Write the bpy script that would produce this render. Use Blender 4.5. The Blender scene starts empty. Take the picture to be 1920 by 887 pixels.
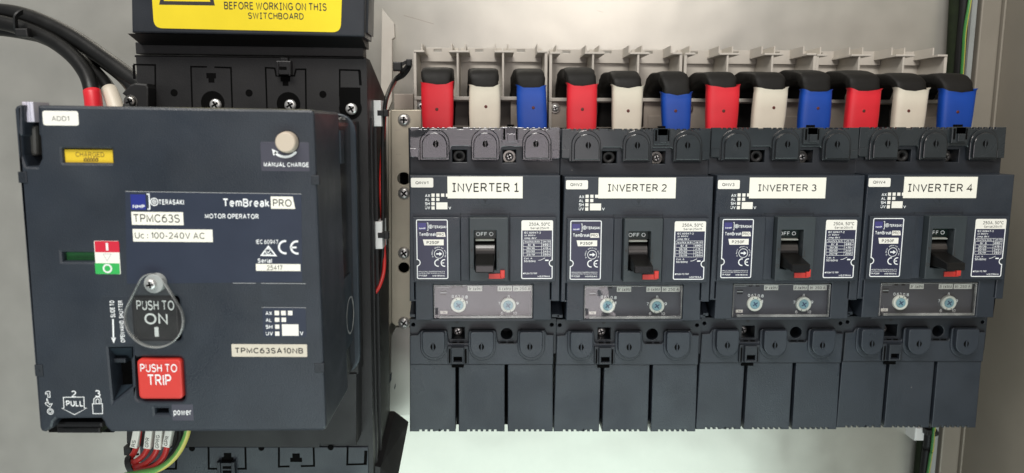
import bpy, bmesh, math, random
from mathutils import Vector, Matrix
from mathutils.geometry import tessellate_polygon
random.seed(7)
S = bpy.context.scene
COL = S.collection
R = math.radians

# ------------------------------------------------------------------ camera
# millimetres in a panel frame: X right, Z up, D towards the viewer (world Y = -D); label faces of the small breakers lie at D = 0
CAM = (54.356, 82.723, 501.886)
PITCH, YAW, ROLL, FPX = .147, .023, .002, 1387.0
cp, sp, cy, sy = math.cos(PITCH), math.sin(PITCH), math.cos(YAW), math.sin(YAW)
_f = Vector((sy*cp, -sp, -cy*cp)); _r = Vector((cy, 0, sy)); _u = _r.cross(_f)
if _u[1] < 0: _u = -_u
cr, sr = math.cos(ROLL), math.sin(ROLL)
_rt = _r*cr + _u*sr; _up = _u*cr - _r*sr
cd = bpy.data.cameras.new('camera'); cam = bpy.data.objects.new('camera', cd); COL.objects.link(cam)
def w3(v): return Vector((v[0], -v[2], v[1]))
m = Matrix.Identity(4)
for i, c in enumerate((w3(_rt), w3(_up), w3(-_f))):
    for j in range(3): m[j][i] = c[j]
loc = w3(CAM)*.001
for j in range(3): m[j][3] = loc[j]
cam.matrix_world = m
cd.sensor_width = 36; cd.lens = FPX/1920*36; cd.clip_start = .02; cd.clip_end = 50
cd.dof.use_dof = True; cd.dof.focus_distance = .49; cd.dof.aperture_fstop = 11
S.camera = cam

# ------------------------------------------------------------------ world and lamps (an indoor close-up: lamps, no sky)
W = bpy.data.worlds.new('World'); S.world = W; W.use_nodes = True
bg = W.node_tree.nodes['Background']; bg.inputs[0].default_value = (.92, .95, 1, 1); bg.inputs[1].default_value = .25
def lamp(name, x, z, d, tx, tz, td, sx, sz, power, col):
    l = bpy.data.lights.new(name, 'AREA'); l.shape = 'RECTANGLE'; l.size = sx; l.size_y = sz; l.energy = power; l.color = col
    o = bpy.data.objects.new(name, l); COL.objects.link(o)
    p = Vector((x, -d, z))*.001; t = Vector((tx, -td, tz))*.001
    o.location = p; o.rotation_euler = (t-p).to_track_quat('-Z', 'Y').to_euler()
    return o
lamp('ceiling_lamp', -250, 1250, 900, 100, 0, 0, 1.0, .4, 23, (1, .96, .91))
lamp('strip_lamp', 330, 470, 1300, 200, 60, -60, .6, .2, 2.9, (1, .91, .85))
lamp('window_light', 300, -900, 1100, 200, -160, -60, 2.0, .55, 11.5, (.81, 1, .95))
lamp('doorway_light', 75, -150, 1250, 75, -60, 0, .5, .52, 1.8, (1, .89, .90))
S.view_settings.view_transform = 'Standard'; S.view_settings.look = 'None'
S.view_settings.exposure = 0; S.view_settings.gamma = 1
S.render.engine = 'CYCLES'; S.cycles.use_denoising = True
S.cycles.max_bounces = 10; S.cycles.transparent_max_bounces = 16

# ------------------------------------------------------------------ materials
MAT = {}
def mat(name, col, rough=.5, metal=0, spec=.5, bump=0, bscale=900, vary=0, vscale=60, stretch=None, coat=0, dust=0, smudge=0, bdist=.0004):
    m = bpy.data.materials.new(name); m.use_nodes = True
    nt = m.node_tree; b = nt.nodes['Principled BSDF']
    b.inputs['Base Color'].default_value = (*col, 1); b.inputs['Roughness'].default_value = rough
    b.inputs['Metallic'].default_value = metal; b.inputs['Specular IOR Level'].default_value = spec
    if coat: b.inputs['Coat Weight'].default_value = coat; b.inputs['Coat Roughness'].default_value = .12
    tc = nt.nodes.new('ShaderNodeTexCoord'); mp = nt.nodes.new('ShaderNodeMapping')
    nt.links.new(tc.outputs['Object'], mp.inputs[0])
    oi = nt.nodes.new('ShaderNodeObjectInfo'); cv = nt.nodes.new('ShaderNodeVectorMath'); cv.operation = 'SCALE'; cv.inputs[0].default_value = (3.1, 5.7, 4.3)
    nt.links.new(oi.outputs['Random'], cv.inputs['Scale']); nt.links.new(cv.outputs[0], mp.inputs['Location'])
    if stretch: mp.inputs['Scale'].default_value = stretch
    if vary:
        n = nt.nodes.new('ShaderNodeTexNoise'); n.inputs['Scale'].default_value = vscale; n.inputs['Detail'].default_value = 5
        nt.links.new(mp.outputs[0], n.inputs[0])
        r = nt.nodes.new('ShaderNodeMapRange'); r.inputs[1].default_value = .3; r.inputs[2].default_value = .7
        r.inputs[3].default_value = 1-vary; r.inputs[4].default_value = 1+vary; nt.links.new(n.outputs[0], r.inputs[0])
        x = nt.nodes.new('ShaderNodeMix'); x.data_type = 'RGBA'; x.blend_type = 'MULTIPLY'; x.inputs[0].default_value = 1
        x.inputs[6].default_value = (*col, 1); nt.links.new(r.outputs[0], x.inputs[7]); nt.links.new(x.outputs[2], b.inputs['Base Color'])
        r2 = nt.nodes.new('ShaderNodeMapRange'); r2.inputs[1].default_value = .3; r2.inputs[2].default_value = .7
        r2.inputs[3].default_value = max(.03, rough-.1*min(1, vary*4)); r2.inputs[4].default_value = min(1, rough+.1*min(1, vary*4))
        nt.links.new(n.outputs[0], r2.inputs[0]); nt.links.new(r2.outputs[0], b.inputs['Roughness'])
    if dust:
        vo = nt.nodes.new('ShaderNodeTexVoronoi'); vo.inputs['Scale'].default_value = 75; nt.links.new(mp.outputs[0], vo.inputs[0])
        lt = nt.nodes.new('ShaderNodeMath'); lt.operation = 'LESS_THAN'; lt.inputs[1].default_value = .022; nt.links.new(vo.outputs['Distance'], lt.inputs[0])
        sc = nt.nodes.new('ShaderNodeSeparateColor'); nt.links.new(vo.outputs['Color'], sc.inputs[0])
        gt = nt.nodes.new('ShaderNodeMath'); gt.operation = 'GREATER_THAN'; gt.inputs[1].default_value = 1-dust; nt.links.new(sc.outputs[0], gt.inputs[0])
        mu = nt.nodes.new('ShaderNodeMath'); mu.operation = 'MULTIPLY'; nt.links.new(lt.outputs[0], mu.inputs[0]); nt.links.new(gt.outputs[0], mu.inputs[1])
        dm = nt.nodes.new('ShaderNodeMix'); dm.data_type = 'RGBA'; dm.inputs[6].default_value = (*col, 1); dm.inputs[7].default_value = (.30, .29, .27, 1)
        if b.inputs['Base Color'].is_linked: nt.links.new(b.inputs['Base Color'].links[0].from_socket, dm.inputs[6])
        nt.links.new(mu.outputs[0], dm.inputs[0]); nt.links.new(dm.outputs[2], b.inputs['Base Color'])
    if smudge:
        n = nt.nodes.new('ShaderNodeTexNoise'); n.inputs['Scale'].default_value = 22; n.inputs['Detail'].default_value = 6; n.inputs['Distortion'].default_value = .8
        nt.links.new(mp.outputs[0], n.inputs[0])
        r3 = nt.nodes.new('ShaderNodeMapRange'); r3.inputs[1].default_value = .35; r3.inputs[2].default_value = .68; r3.inputs[3].default_value = rough+smudge; r3.inputs[4].default_value = max(.05, rough-smudge)
        nt.links.new(n.outputs[0], r3.inputs[0]); nt.links.new(r3.outputs[0], b.inputs['Roughness'])
    if bump:
        n = nt.nodes.new('ShaderNodeTexNoise'); n.inputs['Scale'].default_value = bscale; n.inputs['Detail'].default_value = 3
        nt.links.new(mp.outputs[0], n.inputs[0])
        u = nt.nodes.new('ShaderNodeBump'); u.inputs['Strength'].default_value = bump; u.inputs['Distance'].default_value = bdist
        nt.links.new(n.outputs[0], u.inputs['Height']); nt.links.new(u.outputs[0], b.inputs['Normal'])
    MAT[name] = m; return m
def clear(name, tint, gloss=.06, ior=1.49, haze=0, wave=.12, wscale=90):
    m = bpy.data.materials.new(name); m.use_nodes = True; nt = m.node_tree; nt.nodes.remove(nt.nodes['Principled BSDF'])
    t = nt.nodes.new('ShaderNodeBsdfTransparent'); t.inputs[0].default_value = (*tint, 1)
    g = nt.nodes.new('ShaderNodeBsdfGlossy'); g.inputs['Roughness'].default_value = gloss; g.inputs[0].default_value = (.95, .95, .95, 1)
    f = nt.nodes.new('ShaderNodeFresnel'); ge = nt.nodes.new('ShaderNodeNewGeometry'); io = nt.nodes.new('ShaderNodeMapRange')
    io.inputs[3].default_value = ior; io.inputs[4].default_value = 1/ior; nt.links.new(ge.outputs['Backfacing'], io.inputs[0]); nt.links.new(io.outputs[0], f.inputs[0])
    n = nt.nodes.new('ShaderNodeTexNoise'); n.inputs['Scale'].default_value = wscale
    tc = nt.nodes.new('ShaderNodeTexCoord'); nt.links.new(tc.outputs['Object'], n.inputs[0])
    u = nt.nodes.new('ShaderNodeBump'); u.inputs['Strength'].default_value = wave; u.inputs['Distance'].default_value = .001
    nt.links.new(n.outputs[0], u.inputs['Height']); nt.links.new(u.outputs[0], g.inputs['Normal'])
    x = nt.nodes.new('ShaderNodeMixShader')
    nt.links.new(f.outputs[0], x.inputs[0]); nt.links.new(t.outputs[0], x.inputs[1]); nt.links.new(g.outputs[0], x.inputs[2])
    out = x.outputs[0]
    if haze:
        df = nt.nodes.new('ShaderNodeBsdfDiffuse'); df.inputs[0].default_value = (.7, .7, .68, 1)
        hn = nt.nodes.new('ShaderNodeTexNoise'); hn.inputs['Scale'].default_value = 55; hn.inputs['Detail'].default_value = 4; nt.links.new(tc.outputs['Object'], hn.inputs[0])
        hr = nt.nodes.new('ShaderNodeMapRange'); hr.inputs[1].default_value = .4; hr.inputs[2].default_value = .7; hr.inputs[3].default_value = haze*.4; hr.inputs[4].default_value = haze*1.6; nt.links.new(hn.outputs[0], hr.inputs[0])
        y = nt.nodes.new('ShaderNodeMixShader'); nt.links.new(hr.outputs[0], y.inputs[0]); nt.links.new(out, y.inputs[1]); nt.links.new(df.outputs[0], y.inputs[2]); out = y.outputs[0]
    nt.links.new(out, nt.nodes['Material Output'].inputs['Surface'])
    MAT[name] = m; return m
mat('slate', (.0220, .0282, .0378), .39, spec=.52, bump=.34, bscale=1500, vary=.12, vscale=45, dust=.3, smudge=.13)
mat('slate_side', (.017, .027, .037), .42, bump=.2, bscale=1500, vary=.08, smudge=.1)
mat('slate_dark', (.016, .020, .026), .46, bump=.2, bscale=1500, vary=.12, dust=.3, smudge=.1)
mat('bezel_grey', (.032, .041, .046), .42, bump=.15, bscale=1500, vary=.06, smudge=.08)
mat('charcoal', (.013, .013, .0135), .48, spec=.42, bump=.22, bscale=1400, vary=.14, dust=.25, smudge=.1)
mat('black', (.006, .006, .006), .55)
mat('gloss_black', (.006, .006, .006), .22, coat=.2)
mat('hole', (.002, .002, .002), .9, spec=.1)
mat('smoke', (.024, .029, .032), .24, vary=.12, vscale=70, coat=.25, smudge=.1)
mat('smoke_edge', (.012, .014, .016), .15, coat=.5)  # darker side walls: the dark look of refracting edges as a colour
mat('navy', (.028, .030, .062), .30, vary=.05)
mat('sticker_navy', (.026, .034, .056), .34, vary=.05)
mat('sticker_mauve', (.058, .058, .078), .40, vary=.05)
mat('logo_blue', (.020, .030, .22), .35)
mat('logo_violet', (.055, .050, .19), .35)
mat('ink', (.030, .027, .025), .6)
mat('ink_soft', (.20, .19, .17), .6)
mat('print_white', (.84, .86, .86), .5)
mat('print_highlight_grey', (.42, .43, .43), .5)
mat('paper', (.84, .82, .75), .42, vary=.02)
mat('tape', (.88, .86, .76), .35, vary=.02)
mat('cream', (.62, .57, .47), .45, vary=.03)
mat('yellow', (.88, .70, .028), .30, vary=.03)
mat('yellow_flag', (.72, .50, .03), .4)
mat('brown_ink', (.22, .14, .02), .6)
mat('red', (.62, .045, .035), .38, vary=.04)
mat('label_red', (.60, .02, .045), .4)
mat('label_green', (.035, .42, .09), .4)
mat('flag_green', (.015, .12, .03), .45, vary=.2, vscale=200)
mat('off_green', (.004, .018, .014), .35)
mat('sleeve_black', (.007, .0062, .0052), .62, spec=.28, bump=.5, bscale=260, vary=.2)
mat('sleeve_red', (.68, .018, .030), .42, bump=.1, bscale=400, vary=.05)
mat('sleeve_white', (.66, .60, .49), .45, bump=.1, bscale=400, vary=.04)
mat('sleeve_blue', (.004, .055, .34), .42, bump=.1, bscale=400, vary=.06)
mat('hole_brown', (.10, .018, .01), .5)
mat('beige', (.53, .495, .435), .42, bump=.05, vary=.05)
mat('beige_warm', (.36, .31, .26), .5, vary=.06)
mat('rail_metal', (.47, .43, .34), .45, metal=.55, vary=.08, vscale=40)
mat('steel', (.66, .66, .64), .34, metal=.75, vary=.15, vscale=300)
mat('steel_dark', (.25, .24, .22), .3, metal=1)
mat('dial_blue', (.22, .40, .46), .35)
mat('ring_glint_white', (.74, .76, .68), .4)
mat('trip_face', (.055, .055, .068), .38, vary=.05)
mat('wire_black', (.007, .007, .007), .5, spec=.3)
mat('cable_black', (.006, .006, .0055), .40, spec=.35, bump=.2, bscale=300, vary=.2)
mat('wire_red', (.55, .03, .025), .35)
mat('wire_green', (.05, .38, .05), .4)
mat('wire_yellow', (.72, .62, .06), .4)
mat('wire_blue', (.02, .05, .12), .4)
mat('mount_white', (.80, .80, .78), .4)
mat('pale_strip', (.34, .36, .35), .45, vary=.04)
mat('trunk_green', (.012, .017, .008), .8, spec=.15, vary=.3, vscale=150)
mat('steel_grey', (.26, .235, .195), .50, metal=.2, bump=.05, vary=.06, vscale=20)
mat('panel_zinc', (.52, .505, .455), .32, metal=.62, bump=.45, bscale=7, bdist=.006, vary=.05, vscale=40, dust=.12)
mat('handle_black', (.006, .0055, .005), .33, spec=.4)
mat('handle_brown', (.035, .03, .027), .32, coat=.3)
mat('knob', (.56, .48, .38), .4)
mat('padlock_white', (.60, .58, .66), .35)
mat('padlock_grey', (.06, .06, .055), .5)
clear('clear_cover', (.95, .955, .955), .04, 1.6, haze=.004, wave=.55, wscale=45)
clear('clear_shutter', (.93, .94, .93), .04, 1.55, haze=.012, wave=.4, wscale=40)
clear('clear_smoke', (.62, .62, .65), .06, 1.6, haze=.012, wave=1.0, wscale=30)
clear('clear_edge', (.70, .72, .71), .2, 2.0, haze=.2)

# ------------------------------------------------------------------ frames: photo pixel at a known real depth -> local millimetres
class FR: ox = 0; oz = 0; od = 0; rot = 0
def frame(ox=0, oz=0, od=0, rot=0): FR.ox, FR.oz, FR.od, FR.rot = ox, oz, od, rot
def wpx(x, y, d):
    v = _rt*(x-960) - _up*(y-443.5) + _f*FPX
    t = (d-CAM[2])/v[2]
    return CAM[0]+v[0]*t, CAM[1]+v[1]*t
def q(x, y, d):
    X, Z = wpx(x, y, d); X -= FR.ox; Z -= FR.oz
    c, s = math.cos(-FR.rot), math.sin(-FR.rot)
    return X*c - Z*s, X*s + Z*c
def Q(pts, d): return [q(x, y, d) for x, y in pts]
def rc(x0, y0, x1, y1, d):
    xm, ym = (x0+x1)/2, (y0+y1)/2
    return q(x0, ym, d)[0], q(x1, ym, d)[0], q(xm, y1, d)[1], q(xm, y0, d)[1]

# ------------------------------------------------------------------ mesh builder
def area2(p): return sum(p[i][0]*p[(i+1) % len(p)][1]-p[(i+1) % len(p)][0]*p[i][1] for i in range(len(p)))
def inset(p, b):
    n = len(p); out = []
    for i in range(n):
        a, c, e = p[i-1], p[i], p[(i+1) % n]
        d1 = (c[0]-a[0], c[1]-a[1]); d2 = (e[0]-c[0], e[1]-c[1])
        l1 = math.hypot(*d1) or 1e-9; l2 = math.hypot(*d2) or 1e-9
        n1 = (-d1[1]/l1, d1[0]/l1); n2 = (-d2[1]/l2, d2[0]/l2)
        k = 1+n1[0]*n2[0]+n1[1]*n2[1]; k = max(k, .35)
        out.append((c[0]+(n1[0]+n2[0])*b/k, c[1]+(n1[1]+n2[1])*b/k))
    return out
def rr(x0, x1, z0, z1, r=0, n=5, corners='abcd'):
    """rounded rectangle, counter-clockwise; corners a = bottom left, b = bottom right, c = top right, d = top left"""
    if r <= 0: return [(x0, z0), (x1, z0), (x1, z1), (x0, z1)]
    r = min(r, (x1-x0)/2.01, (z1-z0)/2.01)
    out = []
    for k, (cx, cz, a0, px, pz) in zip('abcd', ((x0+r, z0+r, 180, x0, z0), (x1-r, z0+r, 270, x1, z0), (x1-r, z1-r, 0, x1, z1), (x0+r, z1-r, 90, x0, z1))):
        if k in corners:
            for i in range(n+1):
                a = R(a0+90*i/n); out.append((cx+r*math.cos(a), cz+r*math.sin(a)))
        else: out.append((px, pz))
    return out
def circ(cx, cz, r, n=28): return [(cx+r*math.cos(2*math.pi*i/n), cz+r*math.sin(2*math.pi*i/n)) for i in range(n)]
def arc(cx, cz, r, a0, a1, n=16): return [(cx+r*math.cos(R(a0+(a1-a0)*i/n)), cz+r*math.sin(R(a0+(a1-a0)*i/n))) for i in range(n+1)]

GL = {}
def _A(cx, cz, rx, rz, a0, a1, n=11): return [(cx+rx*math.cos(R(a0+(a1-a0)*i/n)), cz+rz*math.sin(R(a0+(a1-a0)*i/n))) for i in range(n+1)]
def _O(cx, cz, rx, rz): return ['c']+_A(cx, cz, rx, rz, 0, 360, 22)[:-1]
FONT = {
 'A': [[(0, 0), (.37, 1), (.74, 0)], [(.12, .32), (.62, .32)]], 'B': [[(0, 0), (0, 1), (.38, 1)]+_A(.38, .765, .22, .235, 90, -90)+[(0, .53)], [(.38, .53)]+_A(.38, .265, .27, .265, 90, -90)+[(0, 0)]],
 'C': [_A(.42, .5, .42, .5, 42, 318, 16)], 'D': [[(0, 0), (0, 1), (.3, 1)]+_A(.3, .5, .42, .5, 90, -90, 14)+[(0, 0)]], 'E': [[(.56, 1), (0, 1), (0, 0), (.58, 0)], [(0, .53), (.52, .53)]],
 'F': [[(.55, 1), (0, 1), (0, 0)], [(0, .52), (.48, .52)]], 'G': [_A(.42, .5, .42, .5, 42, 322, 16)+[(.78, .45), (.46, .45)]], 'H': [[(0, 0), (0, 1)], [(.66, 0), (.66, 1)], [(0, .53), (.66, .53)]],
 'I': [[(0, 0), (0, 1)]], 'J': [[(.4, 1), (.4, .25)]+_A(.2, .22, .2, .22, 0, -170)], 'K': [[(0, 0), (0, 1)], [(.6, 1), (0, .4)], [(.2, .58), (.64, 0)]], 'L': [[(0, 1), (0, 0), (.52, 0)]],
 'M': [[(0, 0), (0, 1), (.4, .12), (.8, 1), (.8, 0)]], 'N': [[(0, 0), (0, 1), (.66, 0), (.66, 1)]], 'O': [_O(.44, .5, .44, .5)], 'P': [[(0, 0), (0, 1), (.36, 1)]+_A(.36, .735, .25, .265, 90, -90)+[(0, .47)]],
 'Q': [_O(.44, .5, .44, .5), [(.5, .25), (.82, -.05)]], 'R': [[(0, 0), (0, 1), (.36, 1)]+_A(.36, .745, .25, .255, 90, -90)+[(0, .49)], [(.34, .49), (.66, 0)]],
 'S': [_A(.33, .755, .30, .245, 25, 255)+_A(.33, .255, .32, .265, 75, -155)], 'T': [[(0, 1), (.7, 1)], [(.35, 1), (.35, 0)]], 'U': [[(0, 1), (0, .33)]+_A(.33, .33, .33, .33, 180, 360)+[(.66, 1)]],
 'V': [[(0, 1), (.36, 0), (.72, 1)]], 'W': [[(0, 1), (.26, 0), (.52, .95), (.78, 0), (1.04, 1)]], 'X': [[(0, 0), (.66, 1)], [(0, 1), (.66, 0)]], 'Y': [[(0, 1), (.34, .46), (.68, 1)], [(.34, .46), (.34, 0)]], 'Z': [[(0, 1), (.6, 1), (0, 0), (.62, 0)]],
 '0': [_O(.31, .5, .31, .5)], '1': [[(0, .78), (.24, 1), (.24, 0)]], '2': [_A(.3, .72, .29, .28, 155, -35)+[(0, 0), (.6, 0)]], '3': [_A(.28, .765, .26, .235, 150, -80), _A(.28, .265, .31, .265, 80, -150)],
 '4': [[(.46, 0), (.46, 1), (0, .3), (.64, .3)]], '5': [[(.54, 1), (.1, 1), (.05, .54)]+_A(.27, .33, .31, .33, 125, -145)], '6': [_O(.31, .32, .31, .32), _A(.52, .34, .52, .66, 180, 92)], '7': [[(0, 1), (.58, 1), (.2, 0)]],
 '8': [_O(.31, .76, .26, .24), _O(.31, .26, .31, .26)], '9': [_O(.31, .68, .31, .32), _A(.1, .66, .52, .66, 0, -88)],
 'a': [_A(.25, .5, .22, .22, 150, 0)+[(.47, 0)], _O(.23, .2, .23, .2)], 'b': [[(0, 0), (0, 1)], _O(.27, .36, .27, .36)], 'c': [_A(.28, .36, .28, .36, 48, 312)], 'e': [[(.02, .38), (.54, .38)]+_A(.28, .36, .28, .36, 5, 310)],
 'i': [[(0, 0), (0, .72)], [(0, .9), (0, 1.02)]], 'k': [[(0, 0), (0, 1)], [(.44, .72), (0, .3)], [(.16, .44), (.48, 0)]], 'l': [[(0, 0), (0, 1)]], 'm': [[(0, 0), (0, .72)], [(0, .5)]+_A(.2, .5, .2, .22, 180, 0)+[(.4, 0)], [(.4, .5)]+_A(.6, .5, .2, .22, 180, 0)+[(.8, 0)]],
 'n': [[(0, 0), (0, .72)], [(0, .46)]+_A(.23, .48, .23, .24, 180, 0)+[(.46, 0)]], 'o': [_O(.28, .36, .28, .36)], 'p': [[(0, -.28), (0, .72)], _O(.27, .36, .27, .36)], 'r': [[(0, 0), (0, .72)], _A(.26, .44, .26, .28, 180, 80)],
 's': [_A(.2, .53, .2, .19, 25, 255)+_A(.2, .18, .22, .18, 75, -155)], 't': [[(.14, .95), (.14, .12), (.2, 0), (.34, 0)], [(0, .72), (.32, .72)]], 'u': [[(0, .72), (0, .24)]+_A(.22, .24, .22, .24, 180, 360)+[(.44, .72)], [(.44, .72), (.44, 0)]],
 'w': [[(0, .72), (.2, 0), (.4, .68), (.6, 0), (.8, .72)]], 'x': [[(0, 0), (.46, .72)], [(0, .72), (.46, 0)]], 'z': [[(0, .72), (.42, .72), (0, 0), (.44, 0)]],
 ':': [[(0, 0), (0, .18)], [(0, .52), (0, .70)]], '.': [[(0, 0), (0, .13)]], ',': [[(.06, .12), (0, -.15)]], '-': [[(0, .38), (.3, .38)]], '/': [[(0, -.05), (.34, 1.05)]], '(': [_A(.5, .42, .5, .75, 145, 215)], ')': [_A(-.3, .42, .5, .75, 35, -35)],
 '~': [_A(.12, .4, .12, .1, 180, 0, 6)+_A(.36, .4, .12, .1, 180, 360, 6)[1:]], '=': [[(0, .5), (.42, .5)], [(0, .28), (.42, .28)]], '\u00b0': [_O(.14, .86, .14, .14)]}
def stroke(pts, w, closed):
    n = len(pts); L = []; Rr = []
    for i in range(n):
        a = pts[i-1] if (i or closed) else None; c = pts[i]; e = pts[(i+1) % n] if (i < n-1 or closed) else None
        d1 = (c[0]-a[0], c[1]-a[1]) if a else None; d2 = (e[0]-c[0], e[1]-c[1]) if e else None
        d1 = d1 or d2; d2 = d2 or d1; l1 = math.hypot(*d1) or 1e-9; l2 = math.hypot(*d2) or 1e-9
        n1 = (-d1[1]/l1, d1[0]/l1); n2 = (-d2[1]/l2, d2[0]/l2)
        k = max(1+n1[0]*n2[0]+n1[1]*n2[1], .38); ox, oz = (n1[0]+n2[0])*w/2/k, (n1[1]+n2[1])*w/2/k
        L.append((c[0]+ox, c[1]+oz)); Rr.append((c[0]-ox, c[1]-oz))
    return L+Rr, [(i, n+i, n+(i+1) % n, (i+1) % n) for i in range(n if closed else n-1)]
def glyph(ch, bold=0, serif=False):
    """stroke lettering: vertices (x, z, layer), faces, advance; capital height 1"""
    k = (ch, bold, serif)
    if k in GL: return GL[k]
    w = .145+2.6*bold
    st = list(FONT.get(ch, []))
    if serif and ch == 'I': st = [[(.2, 0), (.2, 1)], [(0, w/2), (.4, w/2)], [(0, 1-w/2), (.4, 1-w/2)]]
    if serif and ch == '1': st = [[(.02, .82), (.26, 1), (.26, 0)], [(0, w/2), (.52, w/2)]]
    if not st: GL[k] = ([], [], .34); return GL[k]
    xs = [p[0] for s_ in st for p in s_ if p != 'c']; x0, x1 = min(xs), max(xs); v = []; f = []
    for j, s_ in enumerate(st):
        cl = s_[0] == 'c'; P = [(p[0]-x0+w/2, w/2+p[1]*(1-w) if not (serif and ch in 'I1' and j) else p[1]) for p in (s_[1:] if cl else s_)]
        sv, sf = stroke(P, w, cl); o = len(v)
        v += [(x, z, j*.008) for x, z in sv]; f += [tuple(i+o for i in g) for g in sf]
    GL[k] = (v, f, x1-x0+w+.12+w*.25); return GL[k]

class MB:
    def __init__(s): s.v = []; s.f = []; s.m = []; s.sm = []
    def add(s, vs, fs, m=0, smooth=False):
        o = len(s.v); s.v += [tuple(x) for x in vs]
        for f in fs: s.f.append(tuple(i+o for i in f)); s.m.append(m); s.sm.append(smooth)
    # vertices are (x, z, d) in local millimetres
    def plate(s, outer, d0, d1, b=.4, holes=(), m=0, back=True, ms=None):
        loops = []
        for k, l in enumerate([outer]+list(holes)):
            l = [(p[0], p[1]) for p in l]
            if (area2(l) > 0) != (k == 0): l.reverse()
            loops.append(l)
        b = min(b, (d1-d0)*.8)
        fl = []
        ms = m if ms is None else ms
        for l in loops:
            n = len(l); li = inset(l, b) if b > 0 else l
            lm = inset(l, b*.3) if b > 0 else l
            if b > 0:
                rings = [(l, d0), (l, d1-b), (lm, d1-b*.3), (li, d1)]
            else: rings = [(l, d0), (l, d1)]
            vs = [(x, z, d) for ring, d in rings for x, z in ring]
            fs = [(r*n+i, r*n+(i+1) % n, (r+1)*n+(i+1) % n, (r+1)*n+i) for r in range(len(rings)-1) for i in range(n)]
            s.add(vs, fs, ms); fl.append(li)
        flat = [p for l in fl for p in l]
        tr = tessellate_polygon([[Vector((x, z, 0)) for x, z in l] for l in fl])
        def orient(t, up):
            a, c, e = (flat[i] for i in t)
            ccw = (c[0]-a[0])*(e[1]-a[1])-(c[1]-a[1])*(e[0]-a[0]) > 0
            return t if ccw == up else (t[0], t[2], t[1])
        s.add([(x, z, d1) for x, z in flat], [orient(t, True) for t in tr], m)
        if back:
            fb = [p for l in loops for p in l]
            s.add([(x, z, d0) for x, z in fb], [orient(t, False) for t in tr], m)
    def box(s, x0, x1, z0, z1, d0, d1, b=.3, m=0, r=0): s.plate(rr(x0, x1, z0, z1, r), d0, d1, b, (), m)
    def flat(s, pts, d, m=0):
        tr = tessellate_polygon([[Vector((x, z, 0)) for x, z in pts]])
        out = []
        for t in tr:
            a, c, e = (pts[i] for i in t)
            out.append(t if (c[0]-a[0])*(e[1]-a[1])-(c[1]-a[1])*(e[0]-a[0]) > 0 else (t[0], t[2], t[1]))
        s.add([(x, z, d) for x, z in pts], out, m)
    def rect(s, x0, x1, z0, z1, d, m=0, r=0): s.flat(rr(x0, x1, z0, z1, r), d, m)
    def line(s, pts, w, d, m=0, closed=False):
        n = len(pts); L = []; Rr = []
        for i in range(n):
            a = pts[i-1] if (i or closed) else None; c = pts[i]; e = pts[(i+1) % n] if (i < n-1 or closed) else None
            d1 = (c[0]-a[0], c[1]-a[1]) if a else None; d2 = (e[0]-c[0], e[1]-c[1]) if e else None
            d1 = d1 or d2; d2 = d2 or d1
            l1 = math.hypot(*d1) or 1e-9; l2 = math.hypot(*d2) or 1e-9
            n1 = (-d1[1]/l1, d1[0]/l1); n2 = (-d2[1]/l2, d2[0]/l2)
            k = max(1+n1[0]*n2[0]+n1[1]*n2[1], .4); ox, oz = (n1[0]+n2[0])*w/2/k, (n1[1]+n2[1])*w/2/k
            L.append((c[0]+ox, c[1]+oz, d)); Rr.append((c[0]-ox, c[1]-oz, d))
        fs = [(i, n+i, n+(i+1) % n, (i+1) % n) for i in range(n if closed else n-1)]
        s.add(L+Rr, fs, m)
    def lathe(s, cx, cz, prof, m=0, n=24, cap=True, smooth=True):
        """prof = [(radius, d)] from the back to the front"""
        vs = []; fs = []
        for r, d in prof: vs += [(cx+r*math.cos(2*math.pi*i/n), cz+r*math.sin(2*math.pi*i/n), d) for i in range(n)]
        for k in range(len(prof)-1): fs += [(k*n+i, k*n+(i+1) % n, (k+1)*n+(i+1) % n, (k+1)*n+i) for i in range(n)]
        s.add(vs, fs, m, smooth)
        if cap: s.add(vs[-n:], [tuple(range(n))], m)
    def sweep(s, path, sec, m=0, smooth=True, cap=True, up=None):
        """path: list of (x, z, d); sec(i, t) -> list of (u, v) offsets; up fixes the u direction"""
        P = [Vector(p) for p in path]; n = len(P); rings = []; prev = None
        for i in range(n):
            t = (P[min(i+1, n-1)]-P[max(i-1, 0)]).normalized()
            if up is not None: u = Vector(up)-t*Vector(up).dot(t)
            else:
                u = (prev-t*prev.dot(t)) if prev is not None else (Vector((0, 0, 1))-t*t[2])
                if u.length < 1e-4: u = Vector((1, 0, 0))-t*t[0]
            u.normalize(); prev = u; v = t.cross(u)
            rings.append([P[i]+u*a+v*b for a, b in sec(i, i/(n-1))])
        k = len(rings[0]); vs = [tuple(p) for r in rings for p in r]
        fs = [(a*k+i, a*k+(i+1) % k, (a+1)*k+(i+1) % k, (a+1)*k+i) for a in range(n-1) for i in range(k)]
        # x, z, d is left-handed against u, v when mapped to the world; normals are fixed at the end
        s.add(vs, fs, m, smooth)
        if cap: s.add(vs[:k], [tuple(range(k))], m); s.add(vs[-k:], [tuple(range(k))], m)
    def tube(s, path, r, m=0, n=10, cap=True):
        s.sweep(path, lambda i, t: [(r*math.cos(2*math.pi*j/n), r*math.sin(2*math.pi*j/n)) for j in range(n)], m, True, cap)
    def prof_x(s, prof, x0, x1, m=0, b=0):
        """a side profile [(z, d)] extruded along x"""
        n = len(prof)
        vs = [(x0, z, d) for z, d in prof]+[(x1, z, d) for z, d in prof]
        fs = [(i, (i+1) % n, n+(i+1) % n, n+i) for i in range(n)]+[tuple(range(n)), tuple(range(n, 2*n))]
        s.add(vs, fs, m)
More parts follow.
